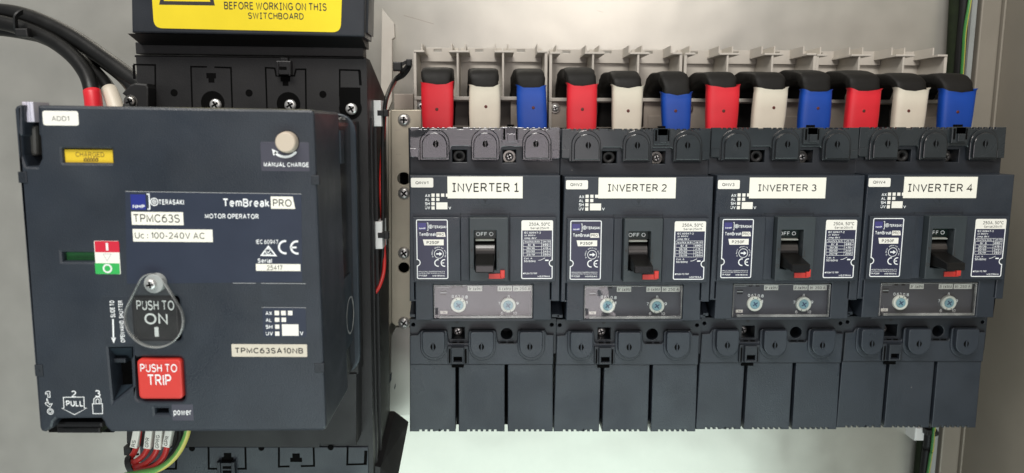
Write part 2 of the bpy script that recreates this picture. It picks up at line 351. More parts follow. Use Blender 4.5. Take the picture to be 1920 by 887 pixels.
    def text(s, t, x0, x1, z0, z1, d, m=0, bold=0, rot=0, serif=False, slant=0):
        """ink of the string fitted to the box; rot=90 reads upwards"""
        vs = []; fs = []; X = 0
        for ch in t:
            v, f, adv = glyph(ch, bold, serif)
            o = len(vs); vs += [(X+p[0], p[1], p[2]) for p in v]; fs += [tuple(i+o for i in g) for g in f]; X += adv
        xs = [p[0] for p in vs]; zs = [p[1] for p in vs]; a0, a1, b0, b1 = min(xs), max(xs), min(zs), max(zs)
        out = []
        for p in vs:
            u = (p[0]-a0)/(a1-a0); w = (p[1]-b0)/(b1-b0)
            if rot == 90: out.append((x1-(x1-x0)*w, z0+(z1-z0)*u, d+p[2]))
            else: out.append((x0+(x1-x0)*u+slant*(z1-z0)*w, z0+(z1-z0)*w, d+p[2]))
        s.add(out, fs, m)
    def build(s, name, mats, parent=None, fix=True):
        me = bpy.data.meshes.new(name)
        me.from_pydata([(x*.001, -(d-FR.od)*.001, z*.001) for x, z, d in s.v], [], s.f)
        if isinstance(mats, str): mats = [mats]
        for k in mats: me.materials.append(MAT[k])
        me.polygons.foreach_set('material_index', s.m); me.polygons.foreach_set('use_smooth', s.sm); me.update()
        if fix:
            bm = bmesh.new(); bm.from_mesh(me)
            bmesh.ops.remove_doubles(bm, verts=bm.verts, dist=2e-6)
            bmesh.ops.recalc_face_normals(bm, faces=bm.faces); bm.to_mesh(me); bm.free()
        o = bpy.data.objects.new(name, me); COL.objects.link(o)
        if parent is not None: o.parent = parent
        else: place(o)
        return o
def place(o):
    o.location = (FR.ox*.001, -FR.od*.001, FR.oz*.001); o.rotation_euler = (0, -FR.rot, 0)
def thing(name, label, cat, group=None):
    o = bpy.data.objects.new(name, None); o.empty_display_size = .01; COL.objects.link(o); place(o)
    o['label'] = label; o['category'] = cat
    if group: o['group'] = group
    return o
def tag(o, label, cat, group=None):
    o['label'] = label; o['category'] = cat
    if group: o['group'] = group
    return o
def struct(o): o['kind'] = 'structure'; return o
def label_part(name, box, d, parent, base, texts=(), inks=('ink',), r=.6, th=.22, extra=None, skew=None):
    """a printed sticker: base plate plus flat lettering"""
    mb = MB(); x0, x1, z0, z1 = rc(*box, d)
    mb.plate(rr(x0, x1, z0, z1, r) if skew is None else skew, d-.05, d+th, .08)
    for t in texts:
        s, bx = t[0], rc(*t[1], d+th); kw = dict(t[2]) if len(t) > 2 else {}
        mb.text(s, *bx, d+th+.04, kw.pop('m', 1), **kw)
    if extra: extra(mb, d+th+.04)
    return mb.build(name, [base]+list(inks), parent)
def screw(name, cx, cz, r, d, parent, h=2.2, head='steel', slot='hole', ang=20, washer=0, style='cross'):
    mb = MB()
    if washer: mb.lathe(cx, cz, [(washer, d-1), (washer, d), (washer*.97, d+.3)], 2)
    mb.lathe(cx, cz, [(r, d-3), (r, d+h*.45), (r*.86, d+h*.85), (r*.55, d+h), (r*.5, d+h)], 0)
    for k in (0, 90) if style == 'cross' else (0,):
        a = R(ang+k); c, s_ = math.cos(a), math.sin(a); l, w = r*.62, r*.15
        mb.flat([(cx+c*u-s_*v, cz+s_*u+c*v) for u, v in ((-l, -w), (l, -w), (l, w), (-l, w))], d+h+.03+k*.0003, 1)
    return mb.build(name, [head, slot, 'steel_dark'], parent)

# ================================================================== setting
frame()
mb = MB(); mb.box(-900, 454, -600, 600, -135, -125, .5)
mb.line(Q([(757, 29), (786, 37), (813, 45)], -125), .45, -124.96, 1); mb.line(Q([(1120, 20), (1131, 23)], -125), .3, -124.96, 1); mb.line(Q([(120, 640), (132, 655)], -125), .3, -124.96, 1)
struct(mb.build('back_panel', ['panel_zinc', 'beige_warm']))
mb = MB(); mb.box(457, 474, -600, 600, -150, -122, 1.2)
struct(mb.build('enclosure_upright', 'steel_grey'))
mb = MB(); mb.plate([(476, -600), (482, -600), (482, 600), (476, 600)], -150, 300, .8); mb.box(474.2, 476, -600, 600, -150, -119, .5)
struct(mb.build('enclosure_side_wall', 'steel_grey'))
x0 = wpx(1747, 850, -123)[0]
mb = MB(); mb.box(x0, 453.5, -600, 600, -125, -122.5, .3)
struct(mb.build('edge_trim', 'pale_strip'))

# ================================================================== small moulded-case breakers
BX = [(0, 0), (105.47, -.79), (210.52, .11), (315.31, .67)]
def bframe(k): frame(46.6+BX[k][0], -60+BX[k][1], -68, 0)
NUM = ['first', 'second', 'third', 'fourth']
GROUP_B = 'inverter circuit breakers in a row'
def notch_edge(xa, xb, y, depth, d, groups, top=True):
    """crenellated edge from xa to xb (pixels): list of (px, py)"""
    pts = []
    for a, b, n in groups:
        step = (b-a)/(2*n-1)
        for i in range(n):
            u = a+2*i*step
            pts += [(u, y), (u, y+depth), (u+step, y+depth), (u+step, y)]
    return [(xa, y)]+pts+[(xb, y)]

def make_breaker():
    bframe(0)
    t = thing('circuit_breaker', 'x', 'circuit breaker', GROUP_B)
    mb = MB()
    mb.box(*rc(769, 240, 1049, 640, -36), -68, -36, .6)
    # upper deck with its two screw pockets
    D = -20
    mb.plate(rr(*rc(768.5, 262, 1050, 327, D), .5), -36, D, .5, [rr(*rc(848, 281, 875, 304, D)), rr(*rc(943, 281, 967, 305, D))])
    D = -15.5
    mb.plate(rr(*rc(768.5, 597, 1043, 664, D), .5), -36, D, .4,
             [circ(*q(774.5, 609, D), 1.35, 12), circ(*q(1034.5, 609, D), 1.35, 12), circ(*q(950, 626, D), 4.2, 24), rr(*rc(847, 613.5, 871, 636, D))])
    for c, rad in (((861, 293), 4.4),):
        cx, cz = q(*c, -21); mb.lathe(cx, cz, [(rad, -36), (rad, -21.6), (rad-.4, -21.2), (2, -21.2), (1.8, -30)], 1, cap=False)
    cx, cz = q(857, 604.5, -15); mb.flat(circ(cx, cz, 1.2, 10), -15.45, 1)
    mb.build('body', ['slate_dark', 'black'], t)
    # main cover
    D = -3; mb = MB()
    out = Q([(768, 329), (1050.5, 329), (1049, 565), (1034, 565), (1034, 600.5), (779, 600.5), (779, 565), (768, 565)], D)
    holes = [rr(*rc(885, 429, 935, 509, D)), rr(*rc(812, 533, 999.5, 598, D), .4), rr(*rc(776.6, 530, 778.6, 562, D)), rr(*rc(1031.4, 530, 1033.4, 562, D))]
    mb.plate(out, -36, D, .6, holes)
    for bx in ((862, 400, 957, 402.6), (862, 400, 864.2, 407), (955, 398, 957, 407)): mb.rect(*rc(*bx, D), D+.04, 1)
    # embossed seal and lines under the name label
    cx, cz = q(910, 371, D); mb.line(arc(cx, cz, 5.2, 190, 350), .35, D+.04, 1); mb.flat(arc(cx, cz-.8, 1.7, 180, 360), D+.04, 1)
    mb.rect(cx-.5, cx+.5, cz-4, cz-2, D+.04, 1)
    for i in range(4): mb.rect(*rc(884-(i % 2)*2, 383+i*3.2, 937, 383.7+i*3.2, D), D+.03, 2)
    # sloping cheeks in the lower corner pockets
    for a, b in ((768.5, 778), (1035, 1048)):
        xa, xb, za, zb = rc(a, 567, b, 594, -14)
        mb.prof_x([(za, -36), (za, -13), (za+2, -13), (zb, -26), (zb, -36)], xa, xb, 0)
    mb.build('main_cover', ['slate', 'slate_dark', 'bezel_grey'], t)
    # faceplate and bezel
    mb = MB()
    mb.box(*rc(775, 407.5, 863, 528, 0), -3, 0, .35)
    mb.build('faceplate', 'slate', t)
    mb = MB(); mb.box(*rc(956, 407.5, 1042.5, 528, 0), -3, 0, .35); mb.build('faceplate', 'slate', t)
    mb = MB(); mb.box(*rc(864, 408, 879.6, 526, -1), -3, -1, .25); mb.build('side_strip', 'slate', t)
    mb = MB(); D = 5
    mb.plate(rr(*rc(880, 408, 953, 527.5, D), .5), -3, D, .5, [rr(*rc(889, 432, 930.5, 506.5, D), .4)], ms=0)
    # engraved marks
    e = D+.05
    mb.rect(*rc(884.3, 430, 885.4, 438, D), e, 1)
    a = Q([(882, 467), (887, 467), (884.5, 472.5)], D); mb.flat(a, e, 1)
    cx, cz = q(884, 500, D); mb.line(arc(cx, cz, 1.05, 0, 360, 14)[:-1], .4, e, 1, True)
    mb.line(Q([(934, 471), (934, 482.5)], D), .4, e, 1); mb.line(Q([(930.8, 482.5), (937, 482.5)], D), .4, e, 1)
    mb.line(Q([(932, 487), (934, 493), (933.5, 503)], D), .4, e, 1)
    mb.build('toggle_bezel', ['bezel_grey', 'ink'], t)
    # indicator plate deep in the slot
    mb = MB(); D = -3
    mb.box(*rc(884, 428, 935, 447, D), -9, D, .1)
    mb.text('OFF O', *rc(892.5, 435, 925, 442.5, D), D+.06, 1, bold=.012)
    mb.build('position_flag', ['off_green', 'print_white'], t)
    # toggle: curved drum and lever, as a side profile drawn along x
    mb = MB()
    zc = q(909, 478, 0)[1]
    x0, x1, _, _ = rc(891, 450, 928.5, 505, 0)
    drum = [(zc+math.sin(R(a))*11.5, -12+math.cos(R(a))*12.5) for a in range(-70, 75, 8)]
    mb.prof_x(drum+[(zc, -24)], x0+.3, x1-.3, 0)
    mb.prof_x([(zc+9.6, -.6), (zc+10.4, -3), (zc+10.9, -3), (zc+10.3, .2)], x0+.3, x1-.6, 3)  # white sliver: the bright reflection above the drum, put into colour
    band = [(zc+math.sin(R(a))*11.5, -11.4+math.cos(R(a))*12.5) for a in (34, 29, 24, 19, 14)]
    mb.prof_x(band+[(zc+4, -4)], x0+.4, x1-.5, 1)
    zt0 = q(909, 511.5, 22)[1]; zt1 = q(909, 497, 22)[1]
    lev = [(zc-8.5, -2), (zt0+.4, 20.5), (zt0, 21.2), (zt0, 21.8), (zt0+.5, 22.4), (zt1-.5, 22.4), (zt1, 21.9), (zt1+.2, 20.5), (zc+1.2, 0), (zc+3.2, -1.5), (zc+3.2, -3)]
    w0, w1 = x0+.5, x1-.7
    n = len(lev)
    vs = []
    for xx, sg in ((w0, 1), (w0+.5, 0), (w1-.5, 0), (w1, 1)):
        cz_ = sum(p[0] for p in lev)/n
        for z, d in lev: vs.append((xx, z+(0 if not sg else (.5 if z < cz_ else -.5)), d-(.5 if sg else 0)))
    fs = [(r*n+i, r*n+(i+1) % n, (r+1)*n+(i+1) % n, (r+1)*n+i) for r in range(3) for i in range(n)]+[tuple(range(n)), tuple(range(3*n, 4*n))]
    mb.add(vs, fs, 0)
    mb.rect(w0+.8, w1-.8, zt0+.7, zt1-.8, 22.45, 2)
    mb.build('toggle_handle', ['handle_black', 'handle_brown', 'gloss_black', 'ring_glint_white'], t)
    mb = MB()
    mb.plate(rr(*rc(916.5, 513.5, 944, 523, 6)), 4.9, 6, .2); mb.box(*rc(938, 507.5, 946.5, 521.5, 7), 4.9, 7.2, .4)
    mb.build('trip_button', ['red'], t)
    # accessory chart
    chart((797, 362, 847, 394), -3, t,
          [('AX', (797, 363.5, 806.5, 369.5)), ('AL', (797, 371, 805, 377)), ('SH', (797, 379, 806, 385)), ('UV', (797, 387, 806.5, 393)), ('V', (841, 387.5, 846, 393))],
          [(809, 363, 815, 369), (818, 363, 824, 369), (827, 363, 833, 369), (836, 363, 841, 369), (809, 371, 815, 377), (818, 371, 824, 377), (809, 379, 815, 385), (809, 387, 815, 393), (818, 379.5, 839, 392.5)], 'slate', 0)
    rating_label(t); table_label(t); trip_unit(t)
    upper_cover(t); lower_cover(t)
    cx, cz = q(955, 294, -28); screw('screw', cx, cz, 3.0, -30, t, 3, washer=4.6)
    cx, cz = q(858.5, 621, -26); screw('screw', cx, cz, 3.2, -28, t, 3)
    return t
def chart(box, d, parent, txts, sq, base, pad):
    mb = MB()
    e = d+.06
    if pad: mb.plate(rr(*rc(*box, d), 1.2), d-.05, d+.1, .05); e = d+.16
    for s, b in txts: mb.text(s, *rc(*b, d), e, 1, bold=.012)
    for b in sq: mb.rect(*rc(*b, d), e, 2)
    return mb.build('accessory_chart', [base, 'print_white', 'paper'], parent)
def slant_box(mb, x0, x1, z0, z1, d, m, s): mb.flat([(x0, z0), (x1, z0), (x1-s, z1), (x0, z1)] if s > 0 else [(x0-s, z0), (x1, z0), (x1, z1), (x0, z1)], d, m)
def logo_row(mb, e, d, nhp, br, ci, ter, M, S_):
    mb.rect(*rc(*nhp, d), e, S_)
    a, b, c, f = rc(*nhp, d); h = f-c
    mb.text('NHP', a+(b-a)*.12, b-(b-a)*.08, c+h*.08, c+h*.34, e+.04, M, bold=.03)
    x0, x1, z0, z1 = rc(*br, d); w = (x1-x0)*.4
    mb.line([(x0, z1), (x1-w/2, z1), (x1-w/2, z0), (x0, z0)], w, e, M)
    cx, cz = q(ci[0], ci[1], d); r = ci[2]
    mb.line(arc(cx, cz, r, 0, 360, 20)[:-1], r*.24, e, M, True); mb.line(arc(cx, cz, r*.5, 0, 360, 14)[:-1], r*.22, e, M, True)
    mb.rect(cx-r*.12, cx+r*.12, cz-r*.8, cz+r*.8, e, M)
    mb.text('TERASAKI', *rc(*ter, d), e, M, bold=.02)
def ce_mark(mb, e, c1, c2, r, w, M):
    mb.line(arc(*c1, r, 80, 280, 14), w, e, M); mb.line(arc(*c2, r, 80, 280, 14), w, e, M)
    mb.rect(c2[0]-r, c2[0]-r*.12, c2[1]-w*.45, c2[1]+w*.45, e, M)
def rating_label(t):
    mb = MB(); d = 0; e = .2
    o = Q([(780, 411.5), (839.5, 412.5), (838.8, 523), (780, 522)], d)
    x0, x1, z0, z1 = o[0][0], o[1][0], o[2][1], o[0][1]
    cn = q(780, 492.5, d)[1]
    ring = lambda r: [(x0, cn-r)]+[(x0+r*math.cos(R(a)), cn+r*math.sin(R(a))) for a in range(-72, 73, 18)]+[(x0, cn+r)]
    shape = [(x0, z0), (x1, z0), (x1, z1), (x0, z1)]+ring(2.0)[::-1]
    mb.plate(shape, -.05, .14, .05, (), 0)
    mb.line(rr(x0+.3, x1-.3, z0+.3, z1-.3, .9)[11:18]+rr(x0+.3, x1-.3, z0+.3, z1-.3, .9)[18:24]+[(x0+.35, cn+2.2)]+[(x0+.1+2.3*math.cos(R(a)), cn+2.3*math.sin(R(a))) for a in (60, 30, 0, -30, -60)]+[(x0+.35, cn-2.2)]+rr(x0+.3, x1-.3, z0+.3, z1-.3, .9)[0:11], .62, e, 1, True)
    logo_row(mb, e, d, (784, 418, 799, 431), (800.5, 418, 803, 432), (807.5, 425, 1.25), (812.5, 422.3, 836.5, 428.3), 1, 2)
    mb.text('TemBreak', *rc(786, 436, 817.5, 442.5, d), e, 1, bold=.01)
    slant_box(mb, *rc(818.5, 435.5, 835.5, 444, d), e, 3, .6); mb.text('PRO', *rc(820, 437, 832.5, 442.3, d), e+.05, 4)
    slant_box(mb, *rc(793, 449, 832, 460, d), e, 3, -.9); mb.text('P250F', *rc(800, 452, 823.5, 457.5, d), e+.05, 4, bold=.012)
    cx, cz = q(823, 476, d)
    mb.line(arc(cx, cz, 3.1, 0, 360, 22)[:-1], .34, e, 1, True); mb.line([(cx-1.8, cz), (cx+.4, cz)], .9, e, 1); mb.flat([(cx+.3, cz-1.4), (cx+2.3, cz), (cx+.3, cz+1.4)], e, 1)
    n = 19; word = 'DIRECT OPENING ACTION'
    for i, ch in enumerate(word):
        if ch == ' ': continue
        a = 205-(230*i/(len(word)-1)); px_, pz_ = cx+4.25*math.cos(R(a)), cz+4.25*math.sin(R(a)); th = R(a-90)
        v, f, adv = glyph(ch, .02); c, s_ = math.cos(th), math.sin(th)
        mb.add([(px_+(p[0]-.4)*.75*c-p[1]*.8*s_, pz_+(p[0]-.4)*.75*s_+p[1]*.8*c, e+p[2]) for p in v], f, 1)
    ce_mark(mb, e, q(821.5, 493, d), q(833.5, 493, d), 2.3, .72, 1)
    mb.text('NHP ELECTRICAL ENGINEERING PRODUCTS', *rc(784.5, 508, 834, 510.3, d), e, 1, bold=0)
    mb.text('43-67 RIVER STREET RICHMOND VIC 3121 AUS', *rc(784.5, 511.3, 834, 513.4, d), e, 1, bold=0)
    mb.text('TP-P250F', *rc(784.5, 515.2, 801, 518.4, d), e, 1, bold=.02); mb.text('MS155AC', *rc(811, 515.2, 834, 518.4, d), e, 1, bold=.025)
    mb.build('rating_label', ['navy', 'print_white', 'logo_violet', 'paper', 'ink'], t)
def table_label(t):
    mb = MB(); d = 0; e = .2
    x0, x1, z0, z1 = rc(977.5, 413, 1036.5, 523, d)
    cn = q(1035, 493.5, d)[1]
    side = [(x1, cn-2.0)]+[(x1-2*math.cos(R(a)), cn-2.0*math.sin(R(a))) for a in (72, 54, 36, 18, 0, -18, -36, -54, -72)]+[(x1, cn+2)]
    mb.plate([(x0, z0), (x1, z0)]+side+[(x1, z1), (x0, z1)], -.05, .14, .05, (), 0)
    k = rr(x0+.3, x1-.3, z0+.3, z1-.3, .9)
    mb.line(k[0:12]+[(x1-.35, cn-2.2)]+[(x1-.1-2.3*math.cos(R(a)), cn-2.3*math.sin(R(a))) for a in (60, 30, 0, -30, -60)]+[(x1-.35, cn+2.2)]+k[12:], .62, e, 1, True)
    zs = q(1005, 432, d)[1]
    mb.flat(rr(x0+.05, x1-.05, zs, z1-.05, .9, corners='cd'), e+.02, 3)
    mb.text('250A, 50°C', *rc(991.5, 416.8, 1031.5, 423.6, d), e+.06, 4, bold=.004); mb.text('Serial:25M11', *rc(994.5, 425.3, 1029, 429.8, d), e+.06, 4)
    def T(s, b, bold=.008): mb.text(s, *rc(*b, d), e, 1, bold=bold)
    T('IEC 60947-2', (983, 434.3, 1014, 438)); T('Ui: 800V', (983, 439.8, 1004, 443)); T('Uimp: 8kV', (983, 444.8, 1006, 448.6))
    ys = [450, 455.7, 462.2, 468.2, 474.3, 480.2]
    for y in ys: mb.line(Q([(981, y), (1032, y)], d), .2, e, 1)
    for x in (981, 1015.3, 1032): mb.line(Q([(x, 450), (x, 480.2)], d), .2, e, 1)
    rows = [('Icu/Ics (kA)', 'Ue (V)'), ('6/  6', '690~'), ('36/36', '415~'), ('50/50', '240~'), ('25/19', '250=')]
    for i, (a, b) in enumerate(rows):
        ya, yb = ys[i]+1.2, ys[i+1]-1.2
        T(a, (984, ya-.3, 1012, yb) if i == 0 else (987 if i > 1 else 990, ya, 1002.5, yb)); T(b, (1017.5, ya, 1031, yb), .022)
    T('Cat. A', (982.5, 482.7, 998, 486)); T('50/60Hz', (982.5, 487.7, 1004.5, 491.5))
    mb.line(Q([(1009.5, 488), (1014, 487.5), (1022, 483.5)], d), .3, e, 1); mb.line(Q([(1022, 488), (1028.5, 488)], d), .9, e, 1)
    a = Q([(980, 512.7), (983, 510.9), (983, 514.5)], d); mb.flat(a, e, 1); T('PUSH TO TRIP', (984, 511, 1007, 514.3), .015)
    T('MS219AA', (1008, 516.2, 1031, 519.8))
    mb.build('breaking_capacity_label', ['navy', 'print_white', 'logo_violet', 'paper', 'ink'], t)
def trip_unit(t):
    D = -9; mb = MB(); e = D+.06
    mb.box(*rc(808, 529, 1003, 602, D), -14, D, .1, 0)
    for a in ((877, 536.5, 904, 546), (933, 536.5, 960, 546), (962, 536.5, 997, 546), (825.5, 583, 839, 588.5)): mb.rect(*rc(*a, D), e, 5)
    mb.text('Ir (xIn)', *rc(879, 538.5, 902, 544.5, D), e+.05, 3, slant=.15); mb.text('Ii (xIn)', *rc(935, 538.5, 957.5, 544.5, D), e+.05, 3, slant=.15)
    mb.text('In', *rc(964.5, 538.7, 970, 544, D), e+.05, 3, slant=.15); mb.text('250 A', *rc(974, 538.5, 994, 544, D), e+.05, 3); mb.text('Tm', *rc(830, 584.3, 835.5, 587.3, D), e+.05, 3)
    def T(s, b): mb.text(s, *rc(*b, D), e, 1, bold=.008)
    T('0.63', (847, 553, 862.5, 558.8)); T('0.8', (865.5, 554, 877, 559.8)); T('1', (873.5, 564, 876.5, 569.5))
    T('8', (951.5, 553, 956, 558.8)); T('7', (934.5, 566, 938.5, 571.5)); T('9', (968, 566, 972.5, 571.5)); T('6', (939, 584, 943.5, 590)); T('10', (962, 584, 969.5, 590))
    for b in ((819, 536.6, 843, 538), (847.5, 535.5, 854.5, 539.5), (861, 535.5, 868, 539.5), (825.5, 545.5, 837, 547.5), (825.5, 551, 837, 553.5)): mb.rect(*rc(*b, D), e, 4)
    mb.rect(*rc(819, 538, 843, 539, D), e, 2); mb.rect(*rc(825.5, 548, 837, 549.5, D), e, 2)
    u = mb.build('trip_unit', ['trip_face', 'print_white', 'print_highlight_grey', 'ink', 'hole', 'paper'], t)
    for (x, y, marks) in ((859.5, 572.5, (108, 70, 40)), (952.8, 572.8, (250, 292))):
        mb = MB(); cx, cz = q(x, y, D+2)
        mb.lathe(cx, cz, [(5.3, D-.5), (5.3, D+2), (5.0, D+2.3), (3.6, D+2.3), (3.5, D+1)], 0, cap=False, n=28)
        mb.lathe(cx, cz, [(3.45, D), (3.45, D+2), (3.2, D+2.5)], 1, n=24)
        for k in (35, 125):
            c, s_ = math.cos(R(k)), math.sin(R(k)); mb.flat([(cx+c*a-s_*b, cz+s_*a+c*b) for a, b in ((-2, -.42), (2, -.42), (2, .42), (-2, .42))], D+2.56+k*.0002, 2)
        for k in marks:
            c, s_ = math.cos(R(k)), math.sin(R(k)); mb.flat([(cx+c*a-s_*b, cz+s_*a+c*b) for a, b in ((4.1, -.25), (5.0, -.25), (5.0, .25), (4.1, .25))], D+2.34, 3)
        mb.build('dial', ['ring_glint_white', 'dial_blue', 'wire_blue', 'ink'], u)
    D = -4; mb = MB()
    mb.plate(rr(*rc(813, 534, 998.6, 597, D), .5), D-1.3, D, .35, [rr(*rc(816.5, 578, 821, 590, D))])
    x0, x1, z0, z1 = rc(813.5, 534.4, 998, 596.6, D)
    for a in ((x0+3.5, x1-.2, z0, z0+1.6), (x0+.2, x1-.2, z1-.7, z1), (x1-.6, x1, z0, z1), (x0, x0+.45, z0, z1)): mb.box(*a, D-1.2, D+.55, .2, 1)
    mb.build('trip_unit_window', ['clear_cover', 'clear_edge'], t)
def tombstone(mb, xl, xr, yt, yb, d0, d1, up=True, m=0, ms=None):
    x0, x1, z0, z1 = rc(xl, yt, xr, yb, d1); w = (x1-x0)/2; cx = (x0+x1)/2
    if up: pts = rr(x0, x1, z0, z1-w, .9, corners='ab')[:-2]+arc(cx, z1-w, w, 0, 180, 18)
    else: pts = arc(cx, z0+w, w, 180, 360, 18)+rr(x0, x1, z0+w, z1, 1.6, corners='cd')[2:]
    mb.plate(pts, d0, d1, .55, (), m, ms=ms)
def keyhole(mb, x, y, d, m1, m2):
    cx, cz = q(x, y, d)
    mb.flat([(cx+1.9*math.cos(a), cz+2.3*math.sin(a)) for a in (2*math.pi*i/20 for i in range(20))], d+.05, m1)
    mb.line([(cx+2.5*math.cos(a), cz+2.9*math.sin(a)) for a in (2*math.pi*i/22 for i in range(22))], .25, d+.05, m1 if m2 is None else 0, True)
    mb.box(cx-.45, cx+.45, cz-2.6, cz+2.6, d-.2, d+.7, .15, 0)
def upper_cover(t):
    mb = MB(); D = -17
    top = notch_edge(768.5, 1050, 238.5, 3.6, D, [(786, 838, 6), (857, 868, 1), (882, 937, 6), (982, 1030, 5)])
    bot = [(1050, 293), (1047, 297.5), (1036, 298), (1034.5, 303), (985, 302), (980.5, 298), (979, 277), (976.5, 274.5), (942, 274.5), (940, 277), (937, 298), (932, 302), (889, 301.5), (884.5, 297.5), (883, 277), (881, 274), (848, 274), (845.5, 277), (842, 298), (838, 301.5), (784, 300.5), (783, 295.5), (773, 295), (768.5, 291)]
    mb.plate(Q(top+bot, D), D-2.2, D, .4)
    for xl, xr in ((786.5, 842.5), (883.5, 936.5), (979.5, 1034)):
        tombstone(mb, xl, xr, 241, 301, D-.5, D+1.8, ms=2); tombstone(mb, xl+4, xr-4, 248.5, 297.5, D+1, D+4, ms=2)
    for x in (817, 910, 1005): keyhole(mb, x, 270, D+4, 1, 2)
    # raised sill along the lower outside corners
    mb.box(*rc(769.5, 278, 785, 294, D), D-.1, D+.7, .25); mb.box(*rc(1035, 281, 1049, 297, D), D-.1, D+.7, .25)
    mb.build('upper_terminal_cover', ['smoke', 'hole', 'smoke_edge'], t)
    mb = MB()
    mb.plate(rr(*rc(941, 238, 972, 269, D+3), .3), D-.5, D+3, .4, [rr(*rc(950, 240, 966, 250, D+3))])
    for a, b in ((943.5, 947.5), (967.5, 970.5)): mb.rect(*rc(a, 241, b, 262, D+3), D+3.05, 1)
    mb.box(*rc(951, 251, 965, 266, D+4), D+2, D+4.4, .3); mb.box(*rc(951, 233.5, 964, 239, D), D-3, D+1, .3, 1); mb.rect(*rc(950, 240, 966, 250, D), D+.1, 1)
    mb.build('cover_catch', ['smoke', 'hole'], t)
def lower_cover(t):
    mb = MB(); D = -13
    pts = [(768, 629), (783, 628), (786.5, 622), (791, 619), (834, 619), (838.5, 623), (841, 640), (844, 643.5), (876, 643.5), (880, 640), (882, 623), (886, 618.5), (927, 618.5), (930.5, 623), (933, 640), (936, 644), (967, 644), (970.5, 640), (973, 623), (977.5, 618), (1022, 618.5), (1026, 627.5), (1038.5, 628), (1037.5, 684), (768, 684)]
    mb.plate(Q(pts, D), -30, D, .6, ms=2)
    for xl, xr in ((788, 838.5), (878.5, 930), (970.5, 1022)):
        tombstone(mb, xl, xr, 620, 676.5, D-.5, D+1.2, False); tombstone(mb, xl+3.5, xr-4.5, 623, 671.5, D+.5, D+5.5, False)
    for x in (812, 902.7, 993.5): keyhole(mb, x, 650.5, D+5.5, 1, 2)
    for b in ((848, 640.5, 857, 643), (861, 640.5, 870, 643), (938, 640.5, 949, 643), (953, 640.5, 963, 643)): mb.rect(*rc(*b, D), D+.05, 1)
    D = -14
    for xa, xb, n0, n1 in ((768.3, 854, 786, 842), (860, 946.2, 876, 931), (952.2, 1036.5, 966, 1021)):
        low = notch_edge(xa, xb, 809.5, -3.6, D, [(n0, n1, 6)])
        mb.plate(Q([(xb, 683)]+[(xa, 683)]+low, D), -62, D, .5, ms=0)
    mb.box(*rc(852, 650, 862, 796, -40), -62, -40, .1, 1); mb.box(*rc(944, 650, 954, 796, -40), -62, -40, .1, 1)
    mb.build('lower_terminal_cover', ['slate', 'hole', 'slate_dark'], t)
    mb = MB(); D = -13
    x0, x1, z0, z1 = rc(839, 651, 878, 684.5, D+4)
    mb.plate(rr(x0, x1, z0, z1, .4), D-.5, D+2.2, .4)
    mb.plate(rr(*rc(846, 652, 870, 683.5, D+6), .4), D, D+6, .5, [rr(*rc(850.5, 669.5, 866, 679, D+6))]); mb.rect(*rc(850, 669, 866.5, 679.5, D+4), D+2.3, 1)
    for a, b in ((841.5, 844.5), (871.5, 875)): mb.rect(*rc(a, 655, b, 682, D+3), D+2.25, 1)
    mb.box(*rc(847, 683.5, 869.5, 689, D), D-6, D+.5, .2, 1)
    mb.build('cover_catch', ['slate_dark', 'hole'], t)

def copy_tree(o, parent=None):
    c = o.copy(); COL.objects.link(c)
    if parent is not None: c.parent = parent
    for ch in list(o.children): copy_tree(ch, c)
    return c
first = make_breaker()
breakers = [first]
for k in (1, 2, 3):
    bframe(k); c = copy_tree(first); place(c); breakers.append(c)
for ch in list(first.children):
    if ch.name.startswith('upper_terminal_cover') or (ch.name.startswith('cover_catch') and ch.data.materials[0] == MAT['smoke']):
        ch.material_slots[0].link = 'OBJECT'; ch.material_slots[0].material = MAT['clear_smoke']
        if ch.name.startswith('upper'): ch['label'] = 'clearer terminal cover with pale reflections'
INV = [((839, 331, 980, 372), (848.5, 342, 972.5, 361.5), (770.5, 333.5, 812.5, 351.5), (779, 339.5, 803, 346)),
       ((1122, 333, 1267, 372), (1140, 344.5, 1250, 360.5), (1061, 338, 1102.5, 355), (1069.5, 343, 1091.5, 349.5)),
       ((1405, 333, 1548, 372), (1422, 345, 1531, 360), (1346, 337.5, 1387, 354.5), (1354, 343, 1377, 349.5)),
       ((1694.3, 331.5, 1831.5, 371.5), (1703, 344, 1823, 361), (1628.5, 334, 1669.5, 350.5), (1637, 338.5, 1660, 345))]
for k, b in enumerate(breakers):
    bframe(k); n = k+1
    b['label'] = 'dark grey circuit breaker labelled INVERTER %d and QINV%d, switched off' % (n, n)
    tape, tx, tg, tt = INV[k]
    label_part('circuit_label', tape, -2.9, b, 'tape', [('INVERTER %d' % n, tx, dict(serif=True, bold=.002))], r=0, th=.35)
    label_part('identification_label', tg, -2.9, b, 'paper', [('QINV%d' % n, tt, dict(bold=.008))], r=.9, th=.25)

